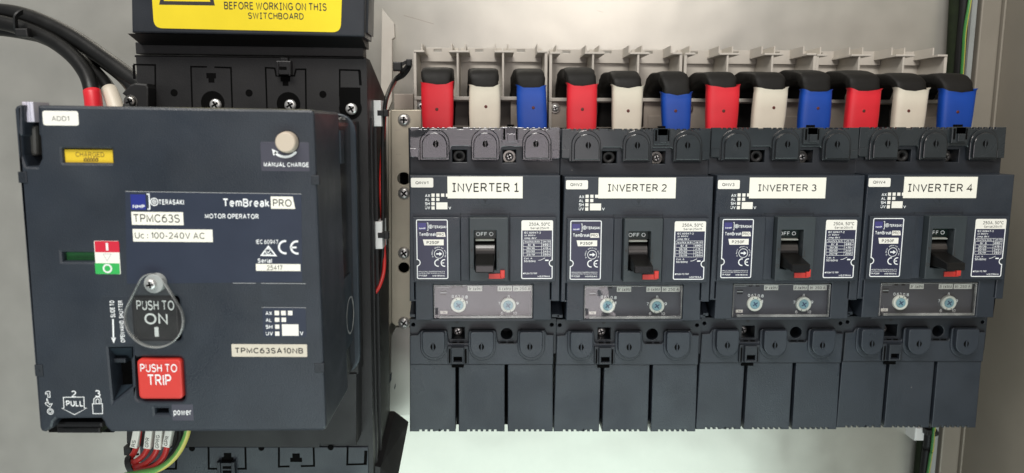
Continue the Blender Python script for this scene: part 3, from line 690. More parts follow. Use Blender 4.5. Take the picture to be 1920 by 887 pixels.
# ================================================================== busbar shrouds
SH = [(-.2, 0), (105, -.8), (210.2, -1.0), (314, -1.6)]
frame(46, 40, -124)
def make_shroud():
    t = thing('busbar_shroud', 'x', 'busbar shroud', 'beige busbar shrouds along the top')
    F = -85; mb = MB()
    def X(x, y=140): return q(x, y, F)[0]
    zt = q(900, 98, F)[1]; zs = q(900, 184, F)[1]; zb = q(900, 240, F)[1]
    for a, b, zz in ((776, 781.5, zb), (1021.5, 1027, zb)): mb.box(X(a), X(b), zz, zt, -124, F, .3)
    for a, b in ((856.8, 860.6), (941.8, 945.8)): mb.box(X(a), X(b), zs, zt, -124, F, .3)
    for a, b in ((776.2, 796), (842, 880), (927.5, 964), (1008, 1026.6)): mb.box(X(a, 100), X(b, 100), zt-.2, zt+1.3, -124, F+.6, .25)
    for x in (790, 846.5, 872, 929, 953.5, 1009.5): mb.box(X(x, 92)-.55, X(x, 92)+.55, zt+1.2, zt+7.2, -122.5, -92, .2)
    mb.box(X(776.5), X(1026.5), zs-1.5, zs+1.2, -104, F+.5, .35)
    mb.build('shroud_frame', 'beige', t)
    mb = MB(); d = -88
    mb.plate(rr(*rc(781, 187, 1022, 238, d)), -92, d, .3, [rr(*rc(848, 190, 958, 236, d), .3)])
    mb.box(*rc(966, 215, 1020, 238, d), d-.1, d+1.5, .3)
    mb.box(*rc(840, 188, 966, 240, -100), -104, -100, .1, 1)
    mb.build('front_plate', ['beige_warm', 'steel_dark2'], t)
    mb = MB(); d = -119
    za, zc = q(900, 90, -120)[1], q(900, 116, -120)[1]
    for a, b in ((782, 856.5), (861, 941.5), (946, 1021)):
        xa, xb = X(a), X(b); xm = (xa+xb)/2-1.5
        mb.plate(rr(xa, xb, zc, za), -121, d, .25, [rr(xm-3.2, xm+3.2, za-3.3, za-1.2)])
    mb.box(X(776), X(1027), q(900, 250, -121)[1], zc+3, -123.5, -121.6, .2)
    mb.build('back_wall', 'beige', t)
    cx, cz = q(789.5, 200, -86); screw('screw', cx, cz, 2.9, -87.5, t, 2, washer=4.1)
    return t
mat('steel_dark2', (.12, .10, .088), .5, vary=.1)
sh0 = make_shroud()
for k in range(4):
    o = sh0 if k == 0 else copy_tree(sh0)
    o.location.x = (46+SH[k][0])*.001; o.location.z = (40+SH[k][1])*.001
    o['label'] = 'beige three-way busbar shroud above the INVERTER %d breaker' % (k+1)

# ================================================================== sleeved links
LINKS = [('red', 792, 849, 156, 819, 205, 124, 0), ('white', 881, 937, 161, 911, 200, 126, 0), ('blue', 968, 1023, 162, 1000, 202, 126, -2),
         ('red', 1062, 1119, 158, 1092, 205, 124, 0), ('white', 1147, 1204, 161, 1178, 208, 131, 0), ('blue', 1240, 1293, 174, 1267, 208, 131, -2),
         ('red', 1325, 1382, 160, 1357, 208, 131, 0), ('white', 1415, 1473, 164, 1451, 202, 130, 3), ('blue', 1500, 1556, 168, 1534, 203, 127, 1),
         ('red', 1588, 1648, 166, 1620, 208, 128, 2), ('white', 1676, 1736, 165, 1704, 208, 133, 2), ('blue', 1762, 1823, 167, 1796, 210, 133, 1)]
D = -46
for i, (col, xl, xr, ys, hx, hy, yt, lean) in enumerate(LINKS):
    frame()
    rnd = random.Random(i+3)
    XL, XR, _, _ = rc(xl, 190, xr, 210, D)
    cxm = (XL+XR)/2; wid = (XR-XL); hw = wid/2
    z0 = q(cxm, 240, D)[1]; zsv = q(900, ys, D)[1]; ztop = q(900, yt, D-14)[1]
    frame(cxm, z0, D-4)
    t = thing('cable_link', 'flat black link with %s sleeve above the INVERTER %d breaker' % (col, i//3+1), 'cable link', 'colour-sleeved links above the breakers')
    zl, zv, zt = -3.5, zsv-z0, ztop-z0
    def sec(w, h, n=2.6, k=28):
        out = []
        for j in range(k):
            a = 2*math.pi*j/k; c, s_ = math.cos(a), math.sin(a)
            out.append((w*math.copysign(abs(c)**(2/n), c), h*math.copysign(abs(s_)**(2/n), s_)))
        return out
    kl = math.tan(R(lean))
    # black sheath: up, over the bend, back down behind the shroud bar
    rb = 27+rnd.uniform(-3, 3); rz = 15+rnd.uniform(-2, 3); dC = D-rb
    zcen = min(zt-4.6-rz*.93, zv+1.5)
    path = [(kl*(z-zv), z, D) for z in (zl, zv*.4, min(zv-6, zcen-3))]
    rz = zt-4.6-zcen; sq = lambda v: math.copysign(abs(v)**.62, v)
    for a in range(0, 181, 9):
        path.append((kl*(zcen-zv)-3*a/180, zcen+rz*sq(math.sin(R(a)))-(rz*.25*max(0, a-90)/90), dC+rb*sq(math.cos(R(a)))))
    zd = zcen-6
    path += [(kl*10-2, zd, D-2*rb-.5), (kl*10-2.3, zd-16, D-2*rb-1), (kl*10-2.3, zd-26, D-2*rb-1)]
    mb = MB(); wob = [rnd.uniform(-.35, .35) for _ in range(40)]
    mb.sweep(path, lambda a, u: sec(hw*(.93 if a < 6 else .97 if a < 14 else 1.08)+wob[a % 40]*(1.3 if a > 7 else .15)+.3*math.sin(a*1.1+i), (3.6 if a < 6 else 4.3 if a < 14 else 5.6)+(.2 if a < 6 else .45)*math.sin(a*.9+i), 4.2 if a < 6 else 5.5), 0, up=(1, 0, 0))
    mb.build('sheath', 'sleeve_black', t)
    # coloured sleeve with a curled top edge
    mb = MB(); rings = []; n = 28; zz = [zl-.2, zl+3, zv*.35, zv*.62, zv*.84, zv*.95, zv]
    for a, z in enumerate(zz):
        f = a/(len(zz)-1); wd = hw+.25+.45*math.sin(f*2.6+i)+(.8 if f > .95 else 0)-(.5 if a == 1 else 0)
        ring = []
        for u, v in sec(wd, 4.9+(.35 if f > .95 else 0), 4.5):
            dz = 0
            if a >= 5: dz = (abs(u)/wd)**2*2.6-1.4+.35*math.sin(u*.7+i)
            elif a == 4: dz = .4*((abs(u)/wd)**2*2.4-1.2)
            if a <= 1: dz = (1.6 if i in (7, 8, 10) else .5)*(1-(abs(u)/wd)**2)*(1 if a == 0 else .4)+(.5 if i in (7, 10) else 0)*-u/wd
            ring.append((u+kl*(z-zv), z+dz, D+v))
        rings.append(ring)
    vs = [p for r_ in rings for p in r_]
    mb.add(vs, [(a*n+j, a*n+(j+1) % n, (a+1)*n+(j+1) % n, (a+1)*n+j) for a in range(len(zz)-1) for j in range(n)], 0, True)
    frx, frz = q(hx, hy, D+5)
    mb.lathe(frx, frz, [(1.25+rnd.uniform(-.2, .2), D+4.2), (1.15, D+5.02), (.8, D+5.1)], 1, 10)
    mb.build('colour_sleeve', ['sleeve_'+col, 'hole_brown'], t)

# ================================================================== mounting rail, chassis strips
frame(*wpx(757, 606, -70), -75)
t = thing('mounting_rail', 'beige steel mounting rail with screws left of the INVERTER 1 breaker', 'mounting rail')
mb = MB(); D = -70
mb.plate(Q([(733.5, 206), (790, 206), (790, 611), (741, 611), (734, 604)], D), -72, D, .4, [circ(*q(757, 335, D), 4.9, 22), circ(*q(757, 502, D), 4.2, 22)])
mb.plate(Q([(728, 210), (733, 207), (734, 604), (729, 612)], -73), -100, -73, .4)
mb.box(*rc(750, 322, 764, 348, -84), -90, -84, .1, 1); mb.box(*rc(748, 490, 766, 514, -84), -90, -84, .1, 1)
mb.rect(*rc(741, 243.5, 752, 244.2, D), D+.04, 2); mb.rect(*rc(742, 289, 752, 289.7, D), D+.04, 2)
mb.build('rail_strip', ['rail_metal', 'hole', 'beige_warm'], t)
for y, a in ((225, 88), (363, 50), (475, 35), (606, 55)): cx, cz = q(757.5, y, D+1); screw('screw', cx, cz, 4.3, D, t, 2.4, ang=a, washer=4.9)
frame(*wpx(735, 195, -92), -98)
mb = MB(); mb.box(*rc(739, 176, 775, 205.5, -88), -96, -88, .4)
tag(mb.build('metal_bracket', 'beige_warm'), 'short beige metal bracket directly above the mounting rail', 'bracket')
frame(*wpx(725, 640, -100), -104)
mb = MB(); mb.plate(Q([(716.5, 16), (721, 22), (739, 44), (740, 70), (735, 74), (735, 190), (728, 206), (728, 612), (716, 690), (700, 690), (710, 400)], -98), -104, -98, .4)
tag(mb.build('support_strip', 'beige'), 'tall pale beige support strip between the two breaker sizes', 'support strip')
frame(*wpx(752, 770, -100), -108)
mb = MB(); mb.plate(Q([(733, 630), (742, 613), (790, 613), (790, 776), (729, 780), (732, 700)], -98), -104, -98, .5)
for p in ([(731, 702), (735, 697), (734, 712), (730, 720)], [(739, 727), (741.5, 718), (742, 724), (740, 731)]): mb.flat(Q(p, -97.9), -97.85, 1)
tag(mb.build('steel_plate', ['panel_zinc', 'slate_dark']), 'bare steel plate beneath the mounting rail by the black barrier', 'steel plate')

# ================================================================== large breaker on the left
ROT = R(-.55)
def big(): frame(-95, -40, -95, ROT)
big()
t = big_b = thing('circuit_breaker', 'large black circuit breaker behind the motor operator, topped by a yellow warning label', 'circuit breaker')
lx = lambda wx: wx+95
mb = MB(); F = 38
top_z = q(460, 106, F)[1]; bot_z = q(460, 990, F)[1]
zsh = q(700, 182, -38)[1]
mb.prof_x([(top_z, F), (top_z, 26), (zsh, -38), (bot_z, -38), (bot_z, F)], -69.5, 69.5)
mb.box(-69.5, 57, bot_z, zsh-12, -95, -38, .5)
for d0, d1, e, m_ in ((-37, 10, .5, 1), (10.2, 13, 1.5, 0), (24, 27, .9, 0)): mb.box(69, 69.5+e, bot_z, zsh-6-(d1+20)*.2, d0, d1, .4, m_)  # first one is a black slab: shade of the side recess painted on
mb.build('body', ['charcoal', 'black'], t)
mb = MB()
mb.plate(rr(*rc(254, 82, 681, 104, 33), .5), 22, 33, .5)
mb.plate(Q([(252, 103), (683, 108), (683.5, 112), (252, 107)], 38), 20, 38, .4)
x0, x1, z0, z1 = rc(252, 70, 682, 84, 42)
mb.prof_x([(q(460, 66, 50)[1], 50), (q(460, 66, 50)[1], 24), (q(460, 84, 33)[1]-1.0, 24), (q(460, 84, 33)[1]-1, 33.5)], x0, x1, 1)
mb.build('cover_neck', ['charcoal', 'black'], t)
mb = MB(); D = 52
mb.plate(Q([(247, 61), (683, 69), (686, -120), (244, -130)], D), 26, D, 1.0)
mb.plate(Q([(683, 60), (690, 62), (693, -100), (683, -100)], D-6), 26, D-6, .5)
mb.build('terminal_cover', ['slate_dark'], t)
def warn(mb, e):
    mb.line(Q([(303, 5.5), (399, 7), (396, -6), (351, -92), (306, -8)], D), 2.1, e, 1, True)
D = 52
pts = [Q([p], D)[0] for p in ((289, 53), (639, 61), (646, -150), (275, -150))]
mb = MB()
a, b, c, f = pts
def rounded(poly, r, n=6):
    out = []; m_ = len(poly)
    for i in range(m_):
        P, A, B = Vector(poly[i]), Vector(poly[i-1]), Vector(poly[(i+1) % m_])
        u = (A-P).normalized()*r; v = (B-P).normalized()*r
        for k in range(n+1):
            s_ = k/n; p = (1-s_)**2*(P+u)+2*s_*(1-s_)*P+s_*s_*(P+v); out.append((p.x, p.y))
    return out
mb.plate(rounded(pts, 5), D-.05, D+.25, .1)
e = D+.3
warn(mb, e)
mb.text('BEFORE WORKING ON THIS', *rc(420.5, 4, 612.5, 20, D), e, 1, bold=.006, serif=True)
mb.text('SWITCHBOARD', *rc(465.5, 23, 569.5, 37, D), e, 1, bold=.006, serif=True)
for i, (ln, xa, xb) in enumerate((('MULTIPLE SUPPLIES', 430, 606), ('ISOLATE ALL SOURCES', 424, 611))): pass
mb.build('warning_label', ['yellow', 'ink'], t)
# terminal face: grooves, holes, pockets with screws, clips
mb = MB(); D = 38; e = D+.06
def groove(pts, w=1.0): mb.line(Q(pts, D), w, e, 0)
groove([(250, 121), (291, 122), (292, 215)]); groove([(251, 122), (252, 148)], 1.6)
groove([(361, 215), (358, 125), (388, 125.5)]); groove([(402, 126), (433, 127), (436, 215)])
groove([(501, 215), (498, 127), (515, 128), (518, 142), (552, 142), (555, 130), (573, 130), (574, 215)])
groove([(637, 180), (637, 131), (675, 132)]); groove([(674, 132), (676, 160)], 1.6)
for x, y in ((326.5, 174), (467, 174.5), (605.5, 177)): cx, cz = q(x, y, D); mb.flat(circ(cx, cz, 2.2, 16), e, 0)
for x, y in ((396, 145), (535, 151)):
    mb.rect(*rc(x-9, y-8, x+9, y+2, D), e+.01, 0); mb.rect(*rc(x-5, y+2, x+6, y+10, D), e+.01, 0)
for x, y in ((399, 193), (541, 195)): cx, cz = q(x, y, D); mb.flat(circ(cx, cz, 7.2, 28), e+.02, 0)
cx, cz = q(657, 203, D); mb.flat(circ(cx, cz, 7, 24), e, 0); mb.rect(*rc(636, 164, 676, 200, D), e-.02, 0)
mb.build('terminal_face_openings', ['hole'], t)
for x, y in ((404.5, 196.5), (544.5, 197.5), (659, 204.5)): cx, cz = q(x, y, D); screw('screw', cx, cz, 3.6, D-.4, t, 2, ang=30)
mb = MB(); mb.box(*rc(521, 115, 549, 141, D), D, D+4, .5); mb.rect(*rc(527, 126, 541, 132, D), D+4.05, 1); mb.box(*rc(528, 109, 542, 118, D), D-1, D+3, .4)
for a in (523, 545): mb.box(*rc(a, 117, a+3, 143, D), D+3.9, D+4.8, .2)
mb.build('cover_clip', ['charcoal', 'hole'], t)
mb = MB(); mb.plate(Q([(237, 200), (245, 182), (237, 176), (252, 160), (262, 156), (284, 158), (287, 166), (286, 215), (240, 215)], D+4), D-.5, D+10, 1.2)
mb.build('side_clip', 'black', t)
cx, cz = q(242, 191, D+12); screw('screw', cx, cz, 3.4, D+10, t, 2, head='steel_dark', washer=4.2)
# lower terminal cover
mb = MB(); D = 38
mb.plate(Q([(262, 838), (690, 838), (692, 1000), (262, 1000)], D+1), -38, D+1, .6); e = D+1.06
def groove2(pts, w=1.3): mb.line(Q(pts, D+1), w, e, 1)
groove2([(391, 838), (391.5, 879), (409, 879)]); groove2([(445, 879), (461, 879), (460, 838)])
groove2([(523, 838), (523, 875), (543, 874.5)]); groove2([(564, 874), (589, 873.5), (588, 838)])
groove2([(331, 840), (330, 879), (305, 879)]); groove2([(652, 838), (651, 871), (688, 870)]); groove2([(686, 845), (685, 870)], 2)
for x, y in ((428, 851), (556, 852)):
    mb.rect(*rc(x-7, y-3, x+7, y+12, D), e, 1); mb.rect(*rc(x-11, y+5, x+11, y+13, D), e+.01, 1)
for x, y in ((360, 841), (490, 840), (620, 839)): cx, cz = q(x, y, D+1); mb.flat(circ(cx, cz, 2, 14), e, 1)
mb.build('lower_terminal_cover', ['slate', 'hole'], t)
mb = MB(); D = 39
for a in (411, 438): mb.box(*rc(a, 862, a+6, 900, D), D, D+4, .4)
mb.box(*rc(414, 865, 442, 900, D), D, D+2.5, .3); mb.rect(*rc(420, 871, 436, 876, D), D+2.6, 1); mb.rect(*rc(420, 879, 436, 884, D), D+2.6, 1)
mb.build('cover_clip', ['slate_dark', 'hole'], t)

# black flared barrier at the lower right of the large breaker
frame(*wpx(715, 880, 0), -50, 0)
V = [(692, 873, 32), (722, 772, -36), (741, 773, -38), (713, 876, 30), (766, 792, -46), (744, 905, 20), (690, 925, 32), (712, 925, 30)]
P3 = [(*q(x, y, d), d) for x, y, d in V]
mb = MB(); vs = P3+[(x-.6, z, d-2) for x, z, d in P3]
faces = [(0, 1, 2, 3), (3, 2, 4, 5), (6, 0, 3, 7), (7, 3, 5)]
edges = {}
for f_ in faces:
    for i in range(len(f_)): k = (f_[i], f_[(i+1) % len(f_)]); edges[k] = 1
fs = list(faces)+[tuple(8+i for i in reversed(f_)) for f_ in faces]+[(b_, a_, a_+8, b_+8) for a_, b_ in edges if (b_, a_) not in edges]
mb.add(vs, fs, 0)
mb.add([(*q(x, y, d), d+.5) for x, y, d in ((711, 872, 30.6), (738, 777, -37), (740.5, 777, -37.2), (715, 873, 30.2))], [(0, 1, 2, 3)], 0)
tag(mb.build('insulating_barrier', 'charcoal'), 'black flared plastic barrier at the lower right corner of the large breaker', 'barrier')

# ================================================================== motor operator
frame(-100, 12, 40, ROT)
t = motor = thing('motor_operator', 'big slate grey motor operator box with PUSH TO ON and PUSH TO TRIP buttons', 'motor operator')
D = 147; mb = MB()
out = [(26, 205), (29, 199), (36, 196.5), (41, 197), (43, 253), (39.5, 256), (42, 291), (50, 311.5), (70, 312), (77, 297), (74.5, 256), (71.5, 252), (69.5, 198), (73, 197),
       (580, 205), (586, 207), (588.5, 212), (611.5, 800), (609, 806), (603, 808.5), (208, 811), (197, 800), (194, 791), (189, 785), (106, 786), (101, 791), (98, 803), (84, 811), (77, 809), (73.5, 802)]
holes = [rr(*rc(117.5, 279, 210, 305, D), .2), rr(*rc(117, 474, 176, 490, D)), rr(*rc(254.5, 670.5, 344, 751.5, D), 2), rr(*rc(248.5, 555.5, 337, 638.5, D), 2), Q([(204, 653), (247, 652), (249, 722), (213, 751)], D), rr(*rc(291, 767, 314.5, 777, D))]
mb.plate(Q(out, D), 92, D, 1.4, holes, 0, ms=0)
mb.build('housing', ['slate', 'slate_side'], t)
# rear shell, its back rim and the mounting frame
mb = MB(); x0, x1, z0, z1 = rc(52, 196, 601, 808, D)
X0, Z1 = q(27, 200, D); X1, Z0 = q(611, 806, D)
mb.plate(rr(X0+1.2, X1-1.5, Z0+1.2, Z1-1.2, 6), 56, 92.5, .4)
mb.build('rear_shell', ['gloss_black'], t)
mb = MB(); mb.plate(rr(X0-.2, X1+1.7, Z0-.3, Z1+.2, 11), 58, 60.5, .8)
mb.build('shell_rim', ['slate_side'], t)
mb = MB()
for (dy0, dy1, d0, d1, e_) in ((245, 312, 84, 92.2, .9), (545, 690, 70, 92.2, .5)):
    za, zb = q(600, dy1, 120)[1], q(600, dy0, 120)[1]; mb = MB(); mb.box(X1-2.2, X1-.9+e_*.3, za, zb, d0, d1, .3); mb.build('side_cover', ['slate_side'], t)
mb = MB()
# round spring boss on the right-hand side (axis along x)
cz_ = q(650, 590, 74)[1]; n = 30; vs = []; fs = []
for k, (r_, xx) in enumerate(((12, X1-2), (12, X1-.9), (10.6, X1-.6), (9.6, X1-.9), (3, X1-1.2))):
    vs += [(xx, cz_+r_*math.cos(2*math.pi*i/n), 75+r_*math.sin(2*math.pi*i/n)) for i in range(n)]
for k in range(4): fs += [(k*n+i, k*n+(i+1) % n, (k+1)*n+(i+1) % n, (k+1)*n+i) for i in range(n)]
fs.append(tuple(range(4*n, 5*n))); mb.add(vs, fs, 0)
for i in range(n, 3*n): mb.m[i] = 1
mb.build('spring_boss', ['gloss_black', 'steel'], t)
mb = MB(); Fm = 57
mb.plate(Q([(237, 700), (237, 830), (241, 838), (598, 840), (600, 834), (668, 835), (668.5, 700)], Fm), 39.2, Fm, .6)
mb.plate(rr(*rc(260, 225, 667, 702, Fm), .5), 39.2, Fm-1, .5)
mb.build('mounting_frame', 'charcoal', t)
mb = MB(); mb.line([(x, z) for x, z in Q([(676, 800), (684, 792)], 40)], 1, 40.2); 
# corner lugs
for bx in ((584, 329, 599, 346), (590, 681, 608, 698), (35, 322, 51, 343), (66, 684, 81, 705)):
    lb = MB(); lb.box(*rc(*bx, D), D-2, D+.5, .3); a0, a1, b0, b1 = rc(*bx, D); lb.box((a0+a1)/2-.5, (a0+a1)/2+.5, (b0+b1)/2-.5, (b0+b1)/2+.5, D+.4, D+.7, .1)
    lb.build('corner_lug', ['slate_dark', 'hole'], t)
# recess walls behind the openings
for bx, d0, d1 in (((38, 199, 80, 316), 92, 125), ((90, 782, 212, 811), 92, 120), ((250, 660, 350, 758), 137, 139), ((244, 550, 342, 644), 137, 139), ((285, 760, 320, 784), 137, 140)):
    mb = MB(); mb.box(*rc(*bx, d1), d0, d1, .15); mb.build('recess', 'hole', t)
mb = MB()
mb.plate(Q([(46, 236), (67, 236), (69, 290), (63, 293), (53, 291), (47, 270)], 140), 126, 140, 1.5); k = mb.build('padlock_slide', 'padlock_grey', t)
mb = MB(); x0, x1, z0, z1 = rc(42, 191, 63, 229, 143); mb.box(x0, x1, z0, z1, 130, 143, .4)
for a in (.36, .62): mb.box(x0+(x1-x0)*a, x0+(x1-x0)*(a+.1), z0, z1, 142.9, 143.5, .15)
mb.build('slide_tab', 'padlock_white', k)
mb = MB(); mb.box(*rc(103, 791, 192, 802, 142), 118, 142, 1.2, 1); mb.box(*rc(106, 801, 188, 813, 136), 118, 136, 1, 1)
mb.build('pull_handle', ['black', 'gloss_black'], t)
# flags
mb = MB(); mb.box(*rc(122, 280.5, 212, 307, 145), 143, 145.2, .2); mb.text('CHARGED', *rc(142, 284.5, 196, 294, 145), 145.3, 1, bold=-.004)
for i in range(5): mb.line(Q([(159+i*5, 301), (161.5+i*5, 295.5), (164+i*5, 301)], 145), .5, 145.3, 1)
mb.line(Q([(158, 296), (158, 302), (184, 302), (184, 296)], 145), .35, 145.3, 1)
mb.build('charged_flag', ['yellow_flag', 'brown_ink'], t)
mb = MB(); mb.box(*rc(112, 470, 180, 494, 143), 140, 143.4, .1); mb.build('state_flag', 'flag_green', t)
# buttons
mb = MB(); mb.plate(rr(*rc(258.5, 673.5, 341.5, 748.5, D+1.5), 2.2), 138, D+1.8, 1.0); e = D+1.86
mb.text('PUSH TO', *rc(263, 682.5, 332, 698, D+1.8), e, 1, bold=.0); mb.text('TRIP', *rc(277.5, 702, 321, 722.5, D+1.8), e, 1, bold=.0)
mb.build('trip_button', ['red', 'print_white'], t)
mb = MB(); mb.plate(rr(*rc(251.5, 558, 334, 636.5, D), 1.8), 138, D+.3, .7); e = D+.36
mb.text('PUSH TO', *rc(256.5, 563, 327, 581.5, D), e, 1, bold=.0); mb.text('ON', *rc(271.5, 586, 315, 609, D), e, 1, bold=.005); mb.rect(*rc(290.5, 613, 298, 631, D), e, 1)
mb.build('on_button', ['gloss_black', 'print_white'], t)
# clear shutter over the ON button
c1 = q(286, 537.5, D+3); c2 = q(290, 598.5, D+3); r1, r2 = 6.6, 14.3
dz, dx = c1[1]-c2[1], c1[0]-c2[0]; dist = math.hypot(dx, dz); th = math.degrees(math.atan2(dz, dx)); al = math.degrees(math.acos((r2-r1)/dist))
tear = arc(*c2, r2, th+al, th+360-al, 36)+arc(*c1, r1, th-al, th+al, 14)
mb = MB(); mb.plate(tear, D+2.6, D+4.2, .5)
sh = mb.build('button_shutter', 'clear_shutter', t)
mb = MB(); mb.plate(tear, D+2.7, D+4.5, .2, [inset(tear, .75)]); mb.build('shutter_rim', 'clear_edge', sh)
sx, sz = q(283.5, 533.5, D+5); mb = MB(); mb.lathe(sx+.9, sz+.2, [(4.6, D+.2), (4.6, D+4.5), (4.3, D+4.7)], 0); mb.build('washer', 'pale_strip', sh)
screw('screw', sx, sz, 2.7, D+4.6, sh, 2, ang=10)
# thumb slide recess: funnel and tab
mb = MB()
O = Q([(204, 653), (247, 652), (249, 722), (213, 751)], D); I = Q([(221, 676), (247, 676), (248.5, 720), (224, 722)], 137)
mb.add([(*p, D-.3) for p in O]+[(*p, 137) for p in I], [(0, 1, 5, 4), (1, 2, 6, 5), (2, 3, 7, 6), (3, 0, 4, 7)], 0)
mb.rect(*rc(219, 674, 250, 724, 136.9), 136.8, 1)
f_ = mb.build('slide_recess', ['slate_side', 'hole'], t)
mb = MB(); mb.box(*rc(214, 672, 236, 680, 143), 136, 143.5, .5); mb.build('slide_tab', 'slate_dark', f_)
# manual charge knob
label_part('manual_charge_label', (489, 266.5, 580, 321), D, t, 'sticker_mauve', [('MANUAL CHARGE', (494.5, 303.5, 578.5, 313.5), dict(bold=.018))], inks=('print_white',), th=.1,
           extra=lambda mb, e: (mb.line(arc(*q(534, 268, D), 6.6, 222, 322, 14), 1.15, e, 1), mb.flat(Q([(510, 279), (522, 285), (513, 292)], D), e, 1)))
mb = MB(); cx, cz = q(535, 267, D+4); mb.lathe(cx, cz, [(5.2, D+.3), (4.9, D+3), (4.75, D+4), (4.2, D+4.6)], 0, 28); mb.lathe(cx, cz, [(5.5, D+.15), (5.3, D+.4)], 1, 28, False)
mb.build('charge_knob', ['knob', 'hole'], t)
# name plate
mb = MB(); e = D+.16
pl = Q([(235, 359), (565, 364), (567, 529), (238, 532)], D)[::-1]
mb.plate(pl, D-.05, D+.1, .05)
mb.line(Q([(235.5, 358.8), (565, 363.8)], D), .22, e, 6)  # flat grey line paints the highlight along the plate's top edge
logo_row(mb, e, D, (245.5, 364.5, 273.5, 393), (276, 364, 281.5, 392), (289.5, 378.5, 1.75), (298, 373, 345, 384), 1, 2)
mb.text('TemBreak', *rc(419, 372.5, 505, 388, D), e, 1, bold=.016); slant_box(mb, *rc(508, 368.5, 553.5, 391.5, D), e, 3, 1.1)
mb.text('PRO', *rc(512, 373.5, 547, 387.5, D), e+.05, 4)
mb.text('MOTOR OPERATOR', *rc(384.5, 400, 485, 410, D), e, 1, bold=.012)
mb.text('IEC 60947', *rc(480.5, 449, 522, 457.5, D), e, 1, bold=.005)
ce_mark(mb, e, q(535, 463.5, D), q(557.5, 464, D), 3.0, .95, 1)
mb.line(Q([(503.5, 462), (490.5, 478.5), (517, 479)], D), .75, e, 1, True)
cx, cz = q(503.5, 472, D); mb.line(arc(cx, cz, 1.35, 60, 330, 14), .4, e, 1); mb.line([(cx-.6, cz+.1), (cx-.1, cz-.5), (cx+1.3, cz+1.1)], .4, e, 1)
mb.text('Serial', *rc(483.5, 484.5, 510, 493, D), e, 1, bold=.015)
mb.rect(*rc(480, 495, 563.5, 508, D), e, 3); mb.text('25417', *rc(500, 496.8, 530, 506.3, D), e+.05, 5)
mb.build('name_plate', ['sticker_navy', 'print_white', 'logo_blue', 'tape', 'ink', 'ink', 'print_highlight_grey'], t)
label_part('model_label', (247, 397.5, 344, 422), D+.1, t, 'tape', [('TPMC63S', (250.5, 401.5, 337, 417.5), dict(bold=-.004))], r=0)
label_part('voltage_label', (249.5, 430, 399, 453.5), D+.1, t, 'tape', [('Uc : 100-240V AC', (253, 435, 383.5, 448.5), dict(bold=-.006))], r=0)
label_part('serial_label', (434.5, 645.5, 576, 669), D, t, 'cream', [('TPMC63SA10NB', (441, 651, 568.5, 663.5), dict(bold=.015))], r=.4)
label_part('identification_label', (80.5, 208, 147.5, 235.5), D, t, 'paper', [('ADD1', (97, 217, 129.5, 227), dict(m=2))], inks=('ink', 'ink_soft'), r=1.2)
def rg(mb, e):
    mb.flat(rr(*rc(178.2, 452, 224, 473, D), .6, corners='cd'), e-.02, 2); mb.flat(rr(*rc(179, 493.5, 225, 513.8, D), .6, corners='ab'), e-.02, 3)
    mb.rect(*rc(199, 455.5, 203.5, 469.5, D), e+.02, 4); cx, cz = q(202, 503.3, D); mb.line(arc(cx, cz, 1.85, 0, 360, 20)[:-1], .8, e+.02, 4, True)
    mb.line(Q([(194, 476), (209, 476), (201.5, 489)], D), .2, e+.02, 5, True)
label_part('on_off_label', (178.5, 451.7, 224.8, 514), D, t, 'paper', [], inks=('ink', 'label_red', 'label_green', 'mount_white', 'print_highlight_grey'), extra=rg)
def shut(mb, e):
    mb.text('SLIDE TO', *rc(206.5, 563.5, 215.5, 595, D), e, 1, bold=.02, rot=90); mb.text('OPEN HAND. SHUTTER', *rc(223, 563.5, 233, 642, D), e, 1, bold=.02, rot=90)
    mb.line(Q([(212, 598), (213, 635)], D), .75, e, 1); mb.flat(Q([(208.5, 633), (217.5, 633), (213.5, 644)], D), e, 1)
label_part('shutter_label', (194, 556, 249, 645), D, t, 'slate', [], inks=('print_white',), th=.08, extra=shut)
label_part('power_label', (322.5, 758.5, 362.5, 788.5), D, t, 'sticker_mauve', [('power', (325.5, 769, 358.5, 780.5), dict(bold=0))], inks=('print_white',), th=.08, r=.2)
chart((493, 577, 574, 632), D, t, [('AX', (498, 583, 510, 590.5)), ('AL', (498.5, 596, 509, 603.5)), ('SH', (498.5, 609, 511, 616.5)), ('UV', (498.5, 622, 512, 629.5)), ('V', (562.5, 621.5, 569, 629.5))],
      [(515, 582.5, 523.5, 591), (527, 582.5, 536, 591), (540, 582.5, 548.5, 591), (515.5, 595.5, 524, 603.5), (528, 595.5, 536.5, 603.5), (516, 608.5, 524, 616.5), (516, 621.5, 524, 629.5), (529, 608, 560, 629.5)], 'sticker_navy', 1)
mb = MB()
for bx in ((437, 531, 480, 546), (490, 531.5, 574, 565)):
    mb = MB(); mb.rect(*rc(*bx, D), D+.03, 0); x0, x1, z0, z1 = rc(*bx, D); mb.line([(x0, z1), (x1, z1)], .22, D+.06, 1)
    mb.build('blank_panel', ['slate', 'print_highlight_grey'], t)
mb = MB()
mb.line(Q([(491, 576.5), (573.5, 577)], D), .22, D+.06, 1)
e = D+.06
mb.line(Q([(85.5, 735.5), (90, 733.5), (93.5, 734), (94, 745), (90, 745), (89.5, 738), (85.5, 739)], D), .3, e, 2, True)
mb.line(Q([(88, 747), (89, 754), (94, 759)], D), .5, e, 2); mb.line(Q([(85, 755), (89, 755), (89.5, 749), (92, 757), (98, 757), (94, 764), (86, 758)], D), .3, e, 2, True)
cx, cz = q(94.5, 771.5, D); mb.line(arc(cx, cz, 1.45, 0, 360, 18)[:-1], .32, e, 2, True); mb.line(arc(cx, cz, .8, 0, 360, 14)[:-1], .25, e, 2, True)
mb.line(Q([(119, 745), (157.5, 744.5), (158, 765), (163, 765), (140, 777.5), (116, 765.5), (120, 765.5)], D), .35, e, 2, True)
